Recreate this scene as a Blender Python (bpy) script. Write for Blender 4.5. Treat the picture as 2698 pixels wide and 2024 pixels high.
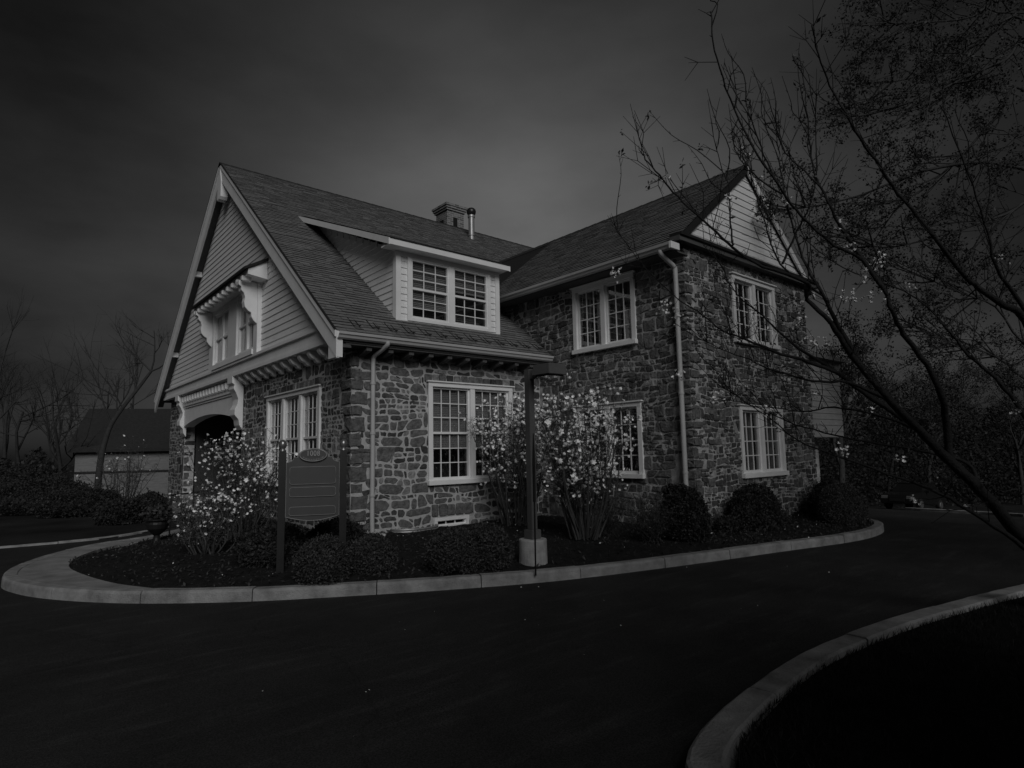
import bpy, bmesh, math, random
import numpy as np
from mathutils import Vector, Matrix

for o in list(bpy.data.objects): bpy.data.objects.remove(o)
scn = bpy.context.scene
col = scn.collection
R_ = math.radians

# ------------------------------------------------------------------ camera
H = 1.65
F_PX, IW, IH = 1598.585, 2698.0, 2024.0
yaw, pit, rol = R_(49.53056), R_(6.3302), R_(-1.12053)
cf = np.array([math.cos(pit)*math.cos(yaw), math.cos(pit)*math.sin(yaw), math.sin(pit)])
cr0 = np.array([math.sin(yaw), -math.cos(yaw), 0.0]); cu0 = np.cross(cr0, cf)
cr = math.cos(rol)*cr0 + math.sin(rol)*cu0
cu = -math.sin(rol)*cr0 + math.cos(rol)*cu0
CAM = np.array([0, 0, H])
cam = bpy.data.cameras.new('camera'); camo = bpy.data.objects.new('camera', cam); col.objects.link(camo)
cam.sensor_width = 36; cam.sensor_fit = 'HORIZONTAL'; cam.lens = 36*F_PX/IW
cam.clip_start = 0.05; cam.clip_end = 2000
camo.matrix_world = Matrix(((cr[0], cu[0], -cf[0], 0), (cr[1], cu[1], -cf[1], 0), (cr[2], cu[2], -cf[2], H), (0, 0, 0, 1)))
scn.camera = camo
def ray(px, py): return cf + (px-1349)/F_PX*cr - (py-1012)/F_PX*cu
def on(px, py, ax, v):
    d = ray(px, py); i = 'xyz'.index(ax); return CAM + (v-CAM[i])/d[i]*d
def at(px, py, t): return CAM + t*ray(px, py)
def proj(P):
    d = np.asarray(P, float)-CAM; z = d@cf
    return np.stack([1349+F_PX*(d@cr)/z, 1012-F_PX*(d@cu)/z], -1)

# ------------------------------------------------------------------ world and sun
SUN_AZ = (-0.40, -0.9165); SUN_EL = R_(31)
w = bpy.data.worlds.new('World'); scn.world = w; w.use_nodes = True
nt = w.node_tree; nt.nodes.clear()
def N(t, tree=None, **k):
    n = (tree or nt).nodes.new(t)
    for a, b in k.items(): setattr(n, a, b)
    return n
def math_n(tree, op, a, b=None, clamp=False):
    n = tree.nodes.new('ShaderNodeMath'); n.operation = op; n.use_clamp = clamp
    for i, v in enumerate((a, b)):
        if v is None: continue
        if isinstance(v, (int, float)): n.inputs[i].default_value = v
        else: tree.links.new(v, n.inputs[i])
    return n.outputs[0]
sky = N('ShaderNodeTexSky', sky_type='NISHITA', sun_disc=False, sun_elevation=SUN_EL, sun_rotation=math.atan2(SUN_AZ[0], SUN_AZ[1]))
sky.air_density = 1.0; sky.dust_density = 2.0
bw = N('ShaderNodeRGBToBW'); nt.links.new(sky.outputs[0], bw.inputs[0])
tc = N('ShaderNodeTexCoord')
g = ray(1400, 560); g = g/np.linalg.norm(g)                # thin spot in the overcast, low behind the house
dp = N('ShaderNodeVectorMath', operation='DOT_PRODUCT'); dp.inputs[1].default_value = tuple(g)
nt.links.new(tc.outputs['Generated'], dp.inputs[0])
ang = math_n(nt, 'ARCCOSINE', dp.outputs['Value'])
q = math_n(nt, 'DIVIDE', ang, R_(18.5)); q = math_n(nt, 'POWER', q, 1.6)
glow = math_n(nt, 'EXPONENT', math_n(nt, 'MULTIPLY', q, -1.0))
mp = N('ShaderNodeMapping'); mp.inputs['Scale'].default_value = (1.0, 1.0, 2.4)
nt.links.new(tc.outputs['Generated'], mp.inputs[0])
cl = N('ShaderNodeTexNoise'); cl.inputs['Scale'].default_value = 2.6; cl.inputs['Detail'].default_value = 6; cl.inputs['Roughness'].default_value = .5
nt.links.new(mp.outputs[0], cl.inputs['Vector'])
cm = N('ShaderNodeMapRange'); cm.inputs[1].default_value = .32; cm.inputs[2].default_value = .72; cm.inputs[3].default_value = .34; cm.inputs[4].default_value = 1.7
nt.links.new(cl.outputs[0], cm.inputs[0])
cm2 = N('ShaderNodeMapRange'); cm2.inputs[1].default_value = .3; cm2.inputs[2].default_value = .7; cm2.inputs[3].default_value = .55; cm2.inputs[4].default_value = .78; nt.links.new(cl.outputs[0], cm2.inputs[0])
amp = math_n(nt, 'ADD', math_n(nt, 'MULTIPLY', glow, cm2.outputs[0]), math_n(nt, 'MULTIPLY', cm.outputs[0], 0.075))
val = math_n(nt, 'MULTIPLY', bw.outputs[0], amp)
comb = N('ShaderNodeCombineColor')
for i in range(3): nt.links.new(val, comb.inputs[i])
bg = N('ShaderNodeBackground'); bg.inputs[1].default_value = 0.07
nt.links.new(comb.outputs[0], bg.inputs[0])
wo = N('ShaderNodeOutputWorld'); nt.links.new(bg.outputs[0], wo.inputs[0])

sun = bpy.data.lights.new('sun', 'SUN'); suno = bpy.data.objects.new('sun', sun); col.objects.link(suno)
sun.energy = 1.15; sun.angle = R_(32); sun.color = (1, 1, 1)
sd = Vector((SUN_AZ[0]*math.cos(SUN_EL), SUN_AZ[1]*math.cos(SUN_EL), math.sin(SUN_EL)))
suno.rotation_euler = sd.to_track_quat('Z', 'Y').to_euler(); suno.location = (-8, -14, 14)
vs = scn.view_settings
vs.view_transform = 'Standard'; vs.look = 'None'; vs.exposure = 0.0; vs.gamma = 1.0; vs.use_curve_mapping = False

# ------------------------------------------------------------------ materials (grey, procedural)
def mat(name, v, rough=.8, var=.25, scale=6, bump=0.0, bscale=None, island=0.0, skew=1.0, spec=.3, detail=5, coords='Object', stretch=None, metal=0):
    m = bpy.data.materials.new(name); m.use_nodes = True; t = m.node_tree
    b = t.nodes['Principled BSDF']; L = t.links.new
    b.inputs['Roughness'].default_value = rough; b.inputs['Specular IOR Level'].default_value = spec; b.inputs['Metallic'].default_value = metal
    tc = t.nodes.new('ShaderNodeTexCoord'); src = tc.outputs[coords]
    if stretch:
        mp = t.nodes.new('ShaderNodeMapping'); mp.inputs['Scale'].default_value = stretch; L(src, mp.inputs[0]); src = mp.outputs[0]
    n = t.nodes.new('ShaderNodeTexNoise'); n.inputs['Scale'].default_value = scale; n.inputs['Detail'].default_value = detail; n.inputs['Roughness'].default_value = .62
    L(src, n.inputs['Vector'])
    mr = t.nodes.new('ShaderNodeMapRange'); mr.inputs[1].default_value = .28; mr.inputs[2].default_value = .72
    mr.inputs[3].default_value = v*(1-var); mr.inputs[4].default_value = v*(1+var); L(n.outputs[0], mr.inputs[0])
    out = mr.outputs[0]
    if island:
        ge = t.nodes.new('ShaderNodeNewGeometry')
        mi = t.nodes.new('ShaderNodeMapRange'); mi.inputs[3].default_value = 1-island; mi.inputs[4].default_value = 1+island
        L(math_n(t, 'POWER', ge.outputs['Random Per Island'], skew) if skew != 1 else ge.outputs['Random Per Island'], mi.inputs[0])
        if skew != 1: mi.inputs[3].default_value = .62; mi.inputs[4].default_value = 1+island
        out = math_n(t, 'MULTIPLY', out, mi.outputs[0])
    c = t.nodes.new('ShaderNodeCombineColor')
    for i in range(3): L(out, c.inputs[i])
    L(c.outputs[0], b.inputs['Base Color'])
    if bump:
        n2 = t.nodes.new('ShaderNodeTexNoise'); n2.inputs['Scale'].default_value = bscale or scale*4; n2.inputs['Detail'].default_value = 6
        L(src, n2.inputs['Vector'])
        bp = t.nodes.new('ShaderNodeBump'); bp.inputs['Strength'].default_value = bump; bp.inputs['Distance'].default_value = .02
        L(n2.outputs[0], bp.inputs['Height']); L(bp.outputs[0], b.inputs['Normal'])
    return m
def glass_mat():
    m = bpy.data.materials.new('window_glass'); m.use_nodes = True; t = m.node_tree; t.nodes.clear(); L = t.links.new
    o = t.nodes.new('ShaderNodeOutputMaterial'); tr = t.nodes.new('ShaderNodeBsdfTransparent'); tr.inputs[0].default_value = (.86, .86, .86, 1)
    gl = t.nodes.new('ShaderNodeBsdfGlossy'); gl.inputs['Roughness'].default_value = .02; gl.inputs[0].default_value = (.9, .9, .9, 1)
    fr = t.nodes.new('ShaderNodeFresnel'); fr.inputs[0].default_value = 2.1
    nz = t.nodes.new('ShaderNodeTexNoise'); nz.inputs['Scale'].default_value = 1.3; nz.inputs['Detail'].default_value = 1
    tc = t.nodes.new('ShaderNodeTexCoord'); L(tc.outputs['Object'], nz.inputs['Vector'])
    bp = t.nodes.new('ShaderNodeBump'); bp.inputs['Strength'].default_value = .06; bp.inputs['Distance'].default_value = .05
    L(nz.outputs[0], bp.inputs['Height']); L(bp.outputs[0], gl.inputs['Normal'])
    ge = t.nodes.new('ShaderNodeNewGeometry'); fb_ = math_n(t, 'MULTIPLY', fr.outputs[0], math_n(t, 'SUBTRACT', 1.0, ge.outputs['Backfacing']))
    mx = t.nodes.new('ShaderNodeMixShader'); L(fb_, mx.inputs[0]); L(tr.outputs[0], mx.inputs[1]); L(gl.outputs[0], mx.inputs[2]); L(mx.outputs[0], o.inputs[0])
    return m
M = dict(
 mortar=mat('mortar_pale', .44, .95, .22, 9, .5, 60), mortar_dark=mat('mortar_weathered', .40, .95, .5, 5, .5, 60),
 stone=mat('fieldstone', .080, .9, .55, 12, 1.0, 26, island=2.3, skew=2.0), stone2=mat('ashlar_fieldstone', .090, .85, .6, 12, 1.0, 26, island=2.2, skew=2.2),
 white=mat('white_paint', .80, .45, .07, 3, .05, 40), white2=mat('white_clapboard_paint', .76, .5, .08, 4, .08, 30, stretch=(1, 1, 6)),
 gutter=mat('gutter_enamel', .46, .4, .08, 3), soffit=mat('soffit_shaded_tone', .09, .7, .1, 3),  # under-eave shade put into the dark colour of soffits, fascias and rafter tails
 shingle=mat('asphalt_shingle', .15, .92, .2, 30, .5, 120, island=.2), roofedge=mat('dark_drip_edge', .02, .6, .2, 8), ridge=mat('ridge_cap', .03, .9, .3, 20),
 brick=None, butt=mat('shingle_cut_edge', .008, .9, .2, 20), metal=mat('vent_metal', .38, .45, .15, 6, metal=.6), black=mat('black_paint', .018, .35, .2, 6, spec=.5), iron=mat('black_iron', .014, .5, .2, 6),
 asphalt=mat('asphalt', .030, .9, .30, 1.1, .55, 160, spec=.12, detail=9), mulch=mat('mulch', .019, 1, .5, 9, 1.0, 45, spec=.1), lawn=mat('lawn_soil', .012, 1, .5, 5, .9, 60, spec=.05),
 grass=mat('grass_blade', .016, .8, .3, 3, island=.5, spec=.1), ground=mat('ground_far', .024, 1, .5, .6, .6, 8, spec=.05),
 concrete=mat('concrete', .24, .9, .34, 3.0, .45, 80), kerb=mat('kerb_concrete', .25, .9, .42, 4.5, .6, 60, island=.12), oldconc=mat('lamp_base_concrete', .34, .9, .35, 5, .4, 50),
 lamp=mat('bronze_lamp_paint', .10, .45, .12, 5, spec=.4), sign=mat('sign_board_paint', .066, .5, .12, 2), signtrim=mat('sign_trim_gilt', .26, .4, .15, 8), signlite=mat('sign_lettering', .36, .45, .1, 8), brass=mat('finial_brass', .3, .3, .15, 8, metal=.7),
 leaf=mat('yew_leaf', .030, .7, .3, 5, island=.6, spec=.2), leaf2=mat('box_leaf', .046, .65, .3, 5, island=.6, spec=.2), twig=mat('shrub_twig', .065, .85, .3, 12), bud=mat('shrub_leaf', .10, .7, .3, 8, island=.5),
 petal=mat('white_petal', .88, .6, .05, 8, island=.12), bark=mat('cherry_bark', .013, .8, .4, 14, .6, 50), bark2=mat('tree_bark', .04, .9, .4, 8, .6, 30), farbark=mat('winter_bark', .045, .9, .3, 8), treeleaf=mat('young_leaf', .04, .7, .3, 6, island=.6), cherryleaf=mat('cherry_leaf', .06, .7, .3, 6, island=.5), pine=mat('evergreen_needle', .022, .8, .3, 5, island=.5),
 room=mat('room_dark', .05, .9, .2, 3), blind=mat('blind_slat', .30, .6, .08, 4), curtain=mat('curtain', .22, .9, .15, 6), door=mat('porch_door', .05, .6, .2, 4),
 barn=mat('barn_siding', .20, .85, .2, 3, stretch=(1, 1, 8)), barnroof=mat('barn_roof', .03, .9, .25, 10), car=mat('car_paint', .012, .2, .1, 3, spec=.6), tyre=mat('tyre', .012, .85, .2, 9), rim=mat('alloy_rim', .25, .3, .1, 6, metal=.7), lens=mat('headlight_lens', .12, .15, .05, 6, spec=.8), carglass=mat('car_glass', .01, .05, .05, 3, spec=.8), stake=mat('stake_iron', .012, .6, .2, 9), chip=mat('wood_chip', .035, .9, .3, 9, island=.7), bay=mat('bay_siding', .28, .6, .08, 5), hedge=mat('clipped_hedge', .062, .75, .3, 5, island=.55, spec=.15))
def asphalt_mat():
    m = M['asphalt']; t = m.node_tree; L = t.links.new; b = t.nodes['Principled BSDF']; base = b.inputs['Base Color'].links[0].from_node
    src = base.inputs[0].links[0].from_socket; tc = t.nodes.new('ShaderNodeTexCoord')
    mp = t.nodes.new('ShaderNodeMapping'); mp.inputs['Rotation'].default_value = (0, 0, R_(24)); mp.inputs['Scale'].default_value = (.55, 3.2, 1); L(tc.outputs['Object'], mp.inputs[0])
    sc = t.nodes.new('ShaderNodeTexNoise'); sc.inputs['Scale'].default_value = 1.6; sc.inputs['Detail'].default_value = 8; sc.inputs['Roughness'].default_value = .7; L(mp.outputs[0], sc.inputs['Vector'])
    r1 = t.nodes.new('ShaderNodeMapRange'); r1.inputs[1].default_value = .52; r1.inputs[2].default_value = .78; r1.inputs[3].default_value = 1; r1.inputs[4].default_value = 1.9; L(sc.outputs[0], r1.inputs[0])
    ag = t.nodes.new('ShaderNodeTexNoise'); ag.inputs['Scale'].default_value = 95; ag.inputs['Detail'].default_value = 3; L(tc.outputs['Object'], ag.inputs['Vector'])
    r2 = t.nodes.new('ShaderNodeMapRange'); r2.inputs[1].default_value = .35; r2.inputs[2].default_value = .7; r2.inputs[3].default_value = .6; r2.inputs[4].default_value = 1.5; L(ag.outputs[0], r2.inputs[0])
    wn = t.nodes.new('ShaderNodeTexNoise'); wn.inputs['Scale'].default_value = 1.1; wn.inputs['Detail'].default_value = 5; L(tc.outputs['Object'], wn.inputs['Vector'])
    va = t.nodes.new('ShaderNodeVectorMath'); va.operation = 'MULTIPLY_ADD'; va.inputs[1].default_value = (.9, .9, .9); L(wn.outputs[1], va.inputs[0]); L(tc.outputs['Object'], va.inputs[2])
    vo = t.nodes.new('ShaderNodeTexVoronoi'); vo.feature = 'DISTANCE_TO_EDGE'; vo.inputs['Scale'].default_value = .33; L(va.outputs[0], vo.inputs['Vector'])
    r3 = t.nodes.new('ShaderNodeMapRange'); r3.inputs[1].default_value = .0; r3.inputs[2].default_value = .006; r3.inputs[3].default_value = .78; r3.inputs[4].default_value = 1; L(vo.outputs[0], r3.inputs[0])
    out = math_n(t, 'MULTIPLY', math_n(t, 'MULTIPLY', math_n(t, 'MULTIPLY', src, r1.outputs[0]), r2.outputs[0]), r3.outputs[0])
    for i in range(3): L(out, base.inputs[i])
asphalt_mat()
M['glass'] = glass_mat()
def brick_mat():
    m = mat('chimney_brick', .16, .9, .2, 8, .3, 30); t = m.node_tree; L = t.links.new
    b = t.nodes['Principled BSDF']; br = t.nodes.new('ShaderNodeTexBrick')
    br.inputs['Scale'].default_value = 1; br.inputs['Brick Width'].default_value = .21; br.inputs['Row Height'].default_value = .075; br.inputs['Mortar Size'].default_value = .008
    br.inputs['Color1'].default_value = (.09, .09, .09, 1); br.inputs['Color2'].default_value = (.24, .24, .24, 1); br.inputs['Mortar'].default_value = (.35, .35, .35, 1)
    tc = t.nodes.new('ShaderNodeTexCoord'); sp = t.nodes.new('ShaderNodeSeparateXYZ'); L(tc.outputs['Object'], sp.inputs[0])
    cb = t.nodes.new('ShaderNodeCombineXYZ'); L(math_n(t, 'ADD', sp.outputs[0], sp.outputs[1]), cb.inputs[0]); L(sp.outputs[2], cb.inputs[1]); L(cb.outputs[0], br.inputs['Vector'])
    L(br.outputs[0], b.inputs['Base Color']); return m
M['brick'] = brick_mat()

# ------------------------------------------------------------------ mesh helpers
class MB:
    def __init__(s): s.V = []; s.F = []
    def add(s, v, f):
        k = len(s.V); s.V.extend([tuple(map(float, p)) for p in v]); s.F.extend([tuple(i+k for i in q) for q in f])
    def hexa(s, p):  # p: 4 bottom (ccw) then 4 top
        s.add(p, [(3, 2, 1, 0), (4, 5, 6, 7), (0, 1, 5, 4), (1, 2, 6, 5), (2, 3, 7, 6), (3, 0, 4, 7)])
    def box(s, x0, x1, y0, y1, z0, z1):
        s.hexa([(x0, y0, z0), (x1, y0, z0), (x1, y1, z0), (x0, y1, z0), (x0, y0, z1), (x1, y0, z1), (x1, y1, z1), (x0, y1, z1)])
    def prism(s, A, B):  # two matching rings
        n = len(A); s.add(list(A)+list(B), [tuple(range(n))[::-1], tuple(range(n, 2*n))]+[(i, (i+1) % n, n+(i+1) % n, n+i) for i in range(n)])
    def tube(s, pts, rad, n=6, caps=True):
        pts = [np.asarray(p, float) for p in pts]; k = len(s.V); m = len(pts)
        ref = np.array([0, 0, 1.0])
        for i, p in enumerate(pts):
            t = pts[min(i+1, m-1)]-pts[max(i-1, 0)]; L = math.sqrt(t@t) or 1; t = t/L
            if abs(t[2]) > .9 and i == 0: ref = np.array([1.0, 0, 0])
            a = np.cross(t, ref); la = math.sqrt(a@a)
            if la < 1e-4: a = np.cross(t, np.array([.3, 1, .2])); la = math.sqrt(a@a)
            a /= la; b = np.cross(t, a); r = rad[i] if hasattr(rad, '__len__') else rad
            for j in range(n):
                th = 2*math.pi*j/n; q = p+r*(math.cos(th)*a+math.sin(th)*b); s.V.append((q[0], q[1], q[2]))
        for i in range(m-1):
            for j in range(n):
                j2 = (j+1) % n; s.F.append((k+i*n+j, k+i*n+j2, k+(i+1)*n+j2, k+(i+1)*n+j))
        if caps:
            s.F.append(tuple(k+j for j in range(n))[::-1]); s.F.append(tuple(k+(m-1)*n+j for j in range(n)))
    def lathe(s, c, prof, n=16):
        k = len(s.V)
        for r, z in prof:
            for j in range(n): th = 2*math.pi*j/n; s.V.append((c[0]+r*math.cos(th), c[1]+r*math.sin(th), c[2]+z))
        for i in range(len(prof)-1):
            for j in range(n): s.F.append((k+i*n+j, k+i*n+(j+1) % n, k+(i+1)*n+(j+1) % n, k+(i+1)*n+j))
        s.F.append(tuple(k+j for j in range(n))[::-1]); s.F.append(tuple(k+(len(prof)-1)*n+j for j in range(n)))
    def build(s, name, m, parent=None, origin=(0, 0, 0), smooth=False, fix=True, bevel=0):
        me = bpy.data.meshes.new(name); o = origin
        me.from_pydata([(x-o[0], y-o[1], z-o[2]) for x, y, z in s.V], [], s.F)
        if fix:
            b = bmesh.new(); b.from_mesh(me); bmesh.ops.recalc_face_normals(b, faces=b.faces)
            if bevel: bmesh.ops.bevel(b, geom=b.edges[:], offset=bevel, segments=2, affect='EDGES', clamp_overlap=True)
            b.to_mesh(me); b.free()
        return link(name, me, m, parent, smooth, origin)
def link(name, me, m, parent=None, smooth=False, origin=(0, 0, 0)):
    for mm in (m if isinstance(m, (list, tuple)) else [m]): me.materials.append(mm)
    if smooth: me.polygons.foreach_set('use_smooth', [True]*len(me.polygons))
    ob = bpy.data.objects.new(name, me); col.objects.link(ob)
    if parent is not None: ob.parent = parent
    else: ob.location = origin
    return ob
def npmesh(name, V, Fq):  # quads
    me = bpy.data.meshes.new(name); V = np.asarray(V, np.float32); Fq = np.asarray(Fq, np.int32); k = Fq.shape[1]
    me.vertices.add(len(V)); me.vertices.foreach_set('co', V.ravel())
    me.loops.add(Fq.size); me.loops.foreach_set('vertex_index', Fq.ravel())
    me.polygons.add(len(Fq)); me.polygons.foreach_set('loop_start', np.arange(0, Fq.size, k, dtype=np.int32)); me.polygons.foreach_set('loop_total', np.full(len(Fq), k, np.int32))
    me.update(calc_edges=True); return me
def empty(name, loc):
    o = bpy.data.objects.new(name, None); o.location = tuple(map(float, loc)); o.empty_display_size = .2; col.objects.link(o); return o
def tag(o, label, cat, group=None):
    o['label'] = label; o['category'] = cat
    if group: o['group'] = group
    return o
def struct(o): o['kind'] = 'structure'; return o
def stuff(o): o['kind'] = 'stuff'; return o
def catmull(P, per=8):
    P = [np.asarray(p, float) for p in P]; out = []
    for i in range(len(P)-1):
        a = P[max(i-1, 0)]; b = P[i]; c = P[i+1]; d = P[min(i+2, len(P)-1)]
        for k in range(per):
            t = k/per; out.append(.5*((2*b)+(-a+c)*t+(2*a-5*b+4*c-d)*t*t+(-a+3*b-3*c+d)*t**3))
    out.append(P[-1]); return out
def leaf_quads(C, size, rng, elong=1.6, up=0.0):
    n = len(C); C = np.asarray(C); a = rng.normal(size=(n, 3)); a[:, 2] += up; a /= np.linalg.norm(a, axis=1)[:, None]
    b = rng.normal(size=(n, 3)); b -= (b*a).sum(1)[:, None]*a; b /= np.linalg.norm(b, axis=1)[:, None]
    s = size*(.6+.8*rng.random(n))[:, None]
    V = np.stack([C, C+a*s*elong*.5+b*s*.5, C+a*s*elong, C+a*s*elong*.5-b*s*.5], 1).reshape(-1, 3)
    return V, np.arange(4*n).reshape(-1, 4)

# ------------------------------------------------------------------ ground, road, kerbs, walk, bed
XSL, XSE, GSL = 15.2, 46.0, .085                     # the car park falls away beyond the house
def zg(x): return -GSL*min(max(x-XSL, 0), XSE-XSL)
def on_slope(px, py):
    d = ray(px, py); t = (-GSL*(CAM[0]-XSL)-CAM[2])/(d[2]+GSL*d[0]); return CAM+t*d
mb = MB(); xs = [-700, XSL, XSE, 700]
mb.add([(x, y, zg(x)-.06) for y in (-700, 700) for x in xs], [(i, i+1, i+5, i+4) for i in range(3)]); struct(mb.build('ground', M['ground'], fix=False))
def sheet(name, poly, z, m, depth=.05):
    b = MB(); b.prism([(x, y, z-depth) for x, y in poly], [(x, y, z) for x, y in poly]); return struct(b.build(name, m, origin=(poly[0][0], poly[0][1], z-depth)))
sheet('road', [(-30, -30), (XSL, -30), (XSL, 24), (-2, 18.0), (-14, 24), (-30, 24)], 0, M['asphalt'])
b = MB(); b.hexa([(XSL, -30, -.05), (XSE-4, -30, zg(XSE-4)-.05), (XSE-4, 24, zg(XSE-4)-.05), (XSL, 24, -.05), (XSL, -30, 0), (XSE-4, -30, zg(XSE-4)), (XSE-4, 24, zg(XSE-4)), (XSL, 24, 0)]); struct(b.build('car_park', M['asphalt'], origin=(XSL, -30, -.05)))
rng = np.random.default_rng(7); rnd = random.Random(5)

OUT = [(4.35, 17.2), (3.35, 15.3), (2.52, 14.1), (1.47, 13.53), (.75, 12.61), (.32, 11.61), (.18, 10.79), (.26, 10.2), (.59, 9.35), (1.27, 8.37), (2.25, 7.49), (3.25, 6.86), (4.37, 6.24), (5.71, 5.65), (7.72, 5.11), (9.65, 4.69), (11.3, 4.33), (12.6, 4.33), (13.6, 4.7), (14.3, 5.6), (14.6, 7), (14.6, 9.5)]
def kerb_line(name, pts, start, wid, h, zb, m, side, step=1.32, jx=.012, zf=None):
    P = np.array(catmull(pts, 14)); d = np.r_[0, np.cumsum(np.hypot(*np.diff(P[:, :2], axis=0).T))]
    tot = d[-1]
    root = struct(empty(name, (P[0][0], P[0][1], 0)))
    s = start; k = 0
    while s < tot-.05:
        e = min(s+step*(1+.06*math.sin(k*2.3)), tot); nn = max(3, int((e-s)/.12)+1)
        S = np.linspace(s+jx*.5, e-jx*.5, nn)
        x = np.interp(S, d, P[:, 0]); y = np.interp(S, d, P[:, 1])
        x2 = np.interp(S+.02, d, P[:, 0])-np.interp(S-.02, d, P[:, 0]); y2 = np.interp(S+.02, d, P[:, 1])-np.interp(S-.02, d, P[:, 1]); L = np.hypot(x2, y2)
        nx, ny = -y2/L*side, x2/L*side
        dz = .004*math.sin(k*4.1); bmb = MB(); rings = []
        prof = [(0, zb), (.006, h-.03), (.012, h-.012), (.03, h), (wid-.015, h), (wid, h-.015), (wid, zb)]
        for i in range(nn):
            j = rnd.uniform(-1, 1)*.003
            rings.append([(x[i]+nx[i]*(o+j), y[i]+ny[i]*(o+j), z+dz+(zf(x[i]) if zf else 0)+(rnd.uniform(-.002, .002) if z > zb else 0)) for o, z in prof])
        n = len(prof); V = [p for r in rings for p in r]; Fc = []
        for i in range(nn-1):
            for jj in range(n): Fc.append((i*n+jj, i*n+(jj+1) % n, (i+1)*n+(jj+1) % n, (i+1)*n+jj))
        Fc += [tuple(range(n))[::-1], tuple((nn-1)*n+jj for jj in range(n))]
        bmb.add(V, Fc); bmb.build('kerbstone', m, root, (P[0][0], P[0][1], 0))
        s = e; k += 1
    # dark joint filler core just behind the faces
    return root
kerb_line('kerb', OUT, .2, .17, .135, -.05, M['kerb'], 1)
# sidewalk to the porch, in slabs
INN = [(4.79, 16.35), (3.9, 14.5), (2.73, 13.47), (1.75, 12.97), (1.2, 12.13), (.95, 11.21), (.98, 10.33), (1.24, 9.08), (1.60, 8.26)]
OUTW = [(4.42, 17.2), (3.43, 15.22), (2.58, 14.02), (1.53, 13.46), (.83, 12.56), (.42, 11.58), (.285, 10.79), (.36, 10.23), (.68, 9.40), (1.35, 8.44)]
Pi = np.array(catmull(INN, 12)); Po = np.array(catmull(OUTW, 12))
def resamp(P, n):
    d = np.r_[0, np.cumsum(np.hypot(*np.diff(P, axis=0).T))]; t = np.linspace(0, d[-1], n); return np.stack([np.interp(t, d, P[:, 0]), np.interp(t, d, P[:, 1])], 1)
ns = 49; Pi = resamp(Pi, ns); Po = resamp(Po, ns)
wk = struct(empty('sidewalk', (Pi[0][0], Pi[0][1], 0)))
for k in range(0, ns-1, 6):
    b = MB(); A = []
    for i in range(k, min(k+7, ns)):
        t0 = Pi[i]*.985+Po[i]*.015; t1 = Po[i]
        A.append((t0, t1))
    g0 = .0 if k == 0 else .03
    A[0] = tuple(p*(1-g0)+q*g0 for p, q in zip(A[0], A[1]))
    ring = [(p[0], p[1]) for p, _ in A]+[(p[0], p[1]) for _, p in A[::-1]]
    b.prism([(x, y, .02) for x, y in ring], [(x, y, .128) for x, y in ring]); b.build('paving_slab', M['concrete'], wk, (Pi[0][0], Pi[0][1], 0))
# planting bed
pairs = [((2.73, 13.47), (4.9, 15.5)), ((1.2, 12.13), (4.9, 13)), ((.95, 10.9), (4.9, 11.5)), ((1.3, 8.9), (4.9, 10.6)), ((2.3, 7.62), (4.9, 10.2)), ((3.32, 6.98), (5.2, 10.1)), ((4.44, 6.37), (6.2, 10.1)), ((5.77, 5.79), (8, 10.1)), ((7.76, 5.26), (9.45, 9.9)), ((8.8, 5.02), (9.45, 7.5)), ((9.68, 4.83), (9.6, 6.15)), ((11.35, 4.47), (11.3, 6.15)), ((12.55, 4.47), (13, 6.15)), ((13.45, 4.82), (14.2, 6.2)), ((14.12, 5.65), (14.25, 6.6)), ((14.42, 7), (14.3, 7.4))]
o_ = np.array(catmull([p for p, _ in pairs], 10)); i_ = np.array(catmull([p for _, p in pairs], 10)); nr = 26
def bed_z(x, y, t): return .115+.125*t**.55+.018*math.sin(3.1*x+1.7*y)*math.sin(2.3*y)+.012*math.sin(9*x+4*y)*math.sin(7*y-3*x)
V = []; 
for a, b in zip(o_, i_):
    for k in range(nr):
        t = k/(nr-1); p = a*(1-t)+b*t; V.append((p[0], p[1], bed_z(p[0], p[1], t)+(rng.normal()*.007 if k else 0)))
Fb = [(i*nr+k, (i+1)*nr+k, (i+1)*nr+k+1, i*nr+k+1) for i in range(len(o_)-1) for k in range(nr-1)]
struct(link('planting_bed', npmesh('planting_bed', V, Fb), M['mulch'], smooth=True))
# mulch chips and fallen petals
Vn = np.array(V).reshape(len(o_), nr, 3)
def scatter(n):
    i = rng.integers(0, len(o_)-1, n); k = rng.integers(0, nr-1, n); a = rng.random(n)[:, None]; b = rng.random(n)[:, None]
    return (Vn[i, k]*(1-a)*(1-b)+Vn[i+1, k]*a*(1-b)+Vn[i, k+1]*(1-a)*b+Vn[i+1, k+1]*a*b)
c_ = scatter(16000); c_[:, 2] += .006
v, f = leaf_quads(c_, .022, rng, 2.2); v[:, 2] = np.maximum(v[:, 2], c_[:, 2].repeat(4)-.004)
o = stuff(link('mulch_chips', npmesh('mulch_chips', v, f), M['chip'])); tag(o, 'loose bark chips lying all over the planting bed', 'mulch')
c_ = scatter(190); c_[:, 2] += .02
v, f = leaf_quads(c_, .020, rng, 1.5); v[:, 2] = np.maximum(v[:, 2], c_[:, 2].repeat(4)-.004)
o = stuff(link('fallen_petals', npmesh('fallen_petals', v, f), M['petal'])); tag(o, 'pale petals fallen on the dark planting bed', 'petals')
c_ = np.stack([rng.uniform(1.5, 9, 26), rng.uniform(3.2, 6, 26), np.full(26, .006)], 1); c_ = c_[c_[:, 1] < 8.6-.42*c_[:, 0]-.3]
v, f = leaf_quads(c_, .012, rng, 1.4); v[:, 2] = np.clip(v[:, 2], .004, .012)
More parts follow.
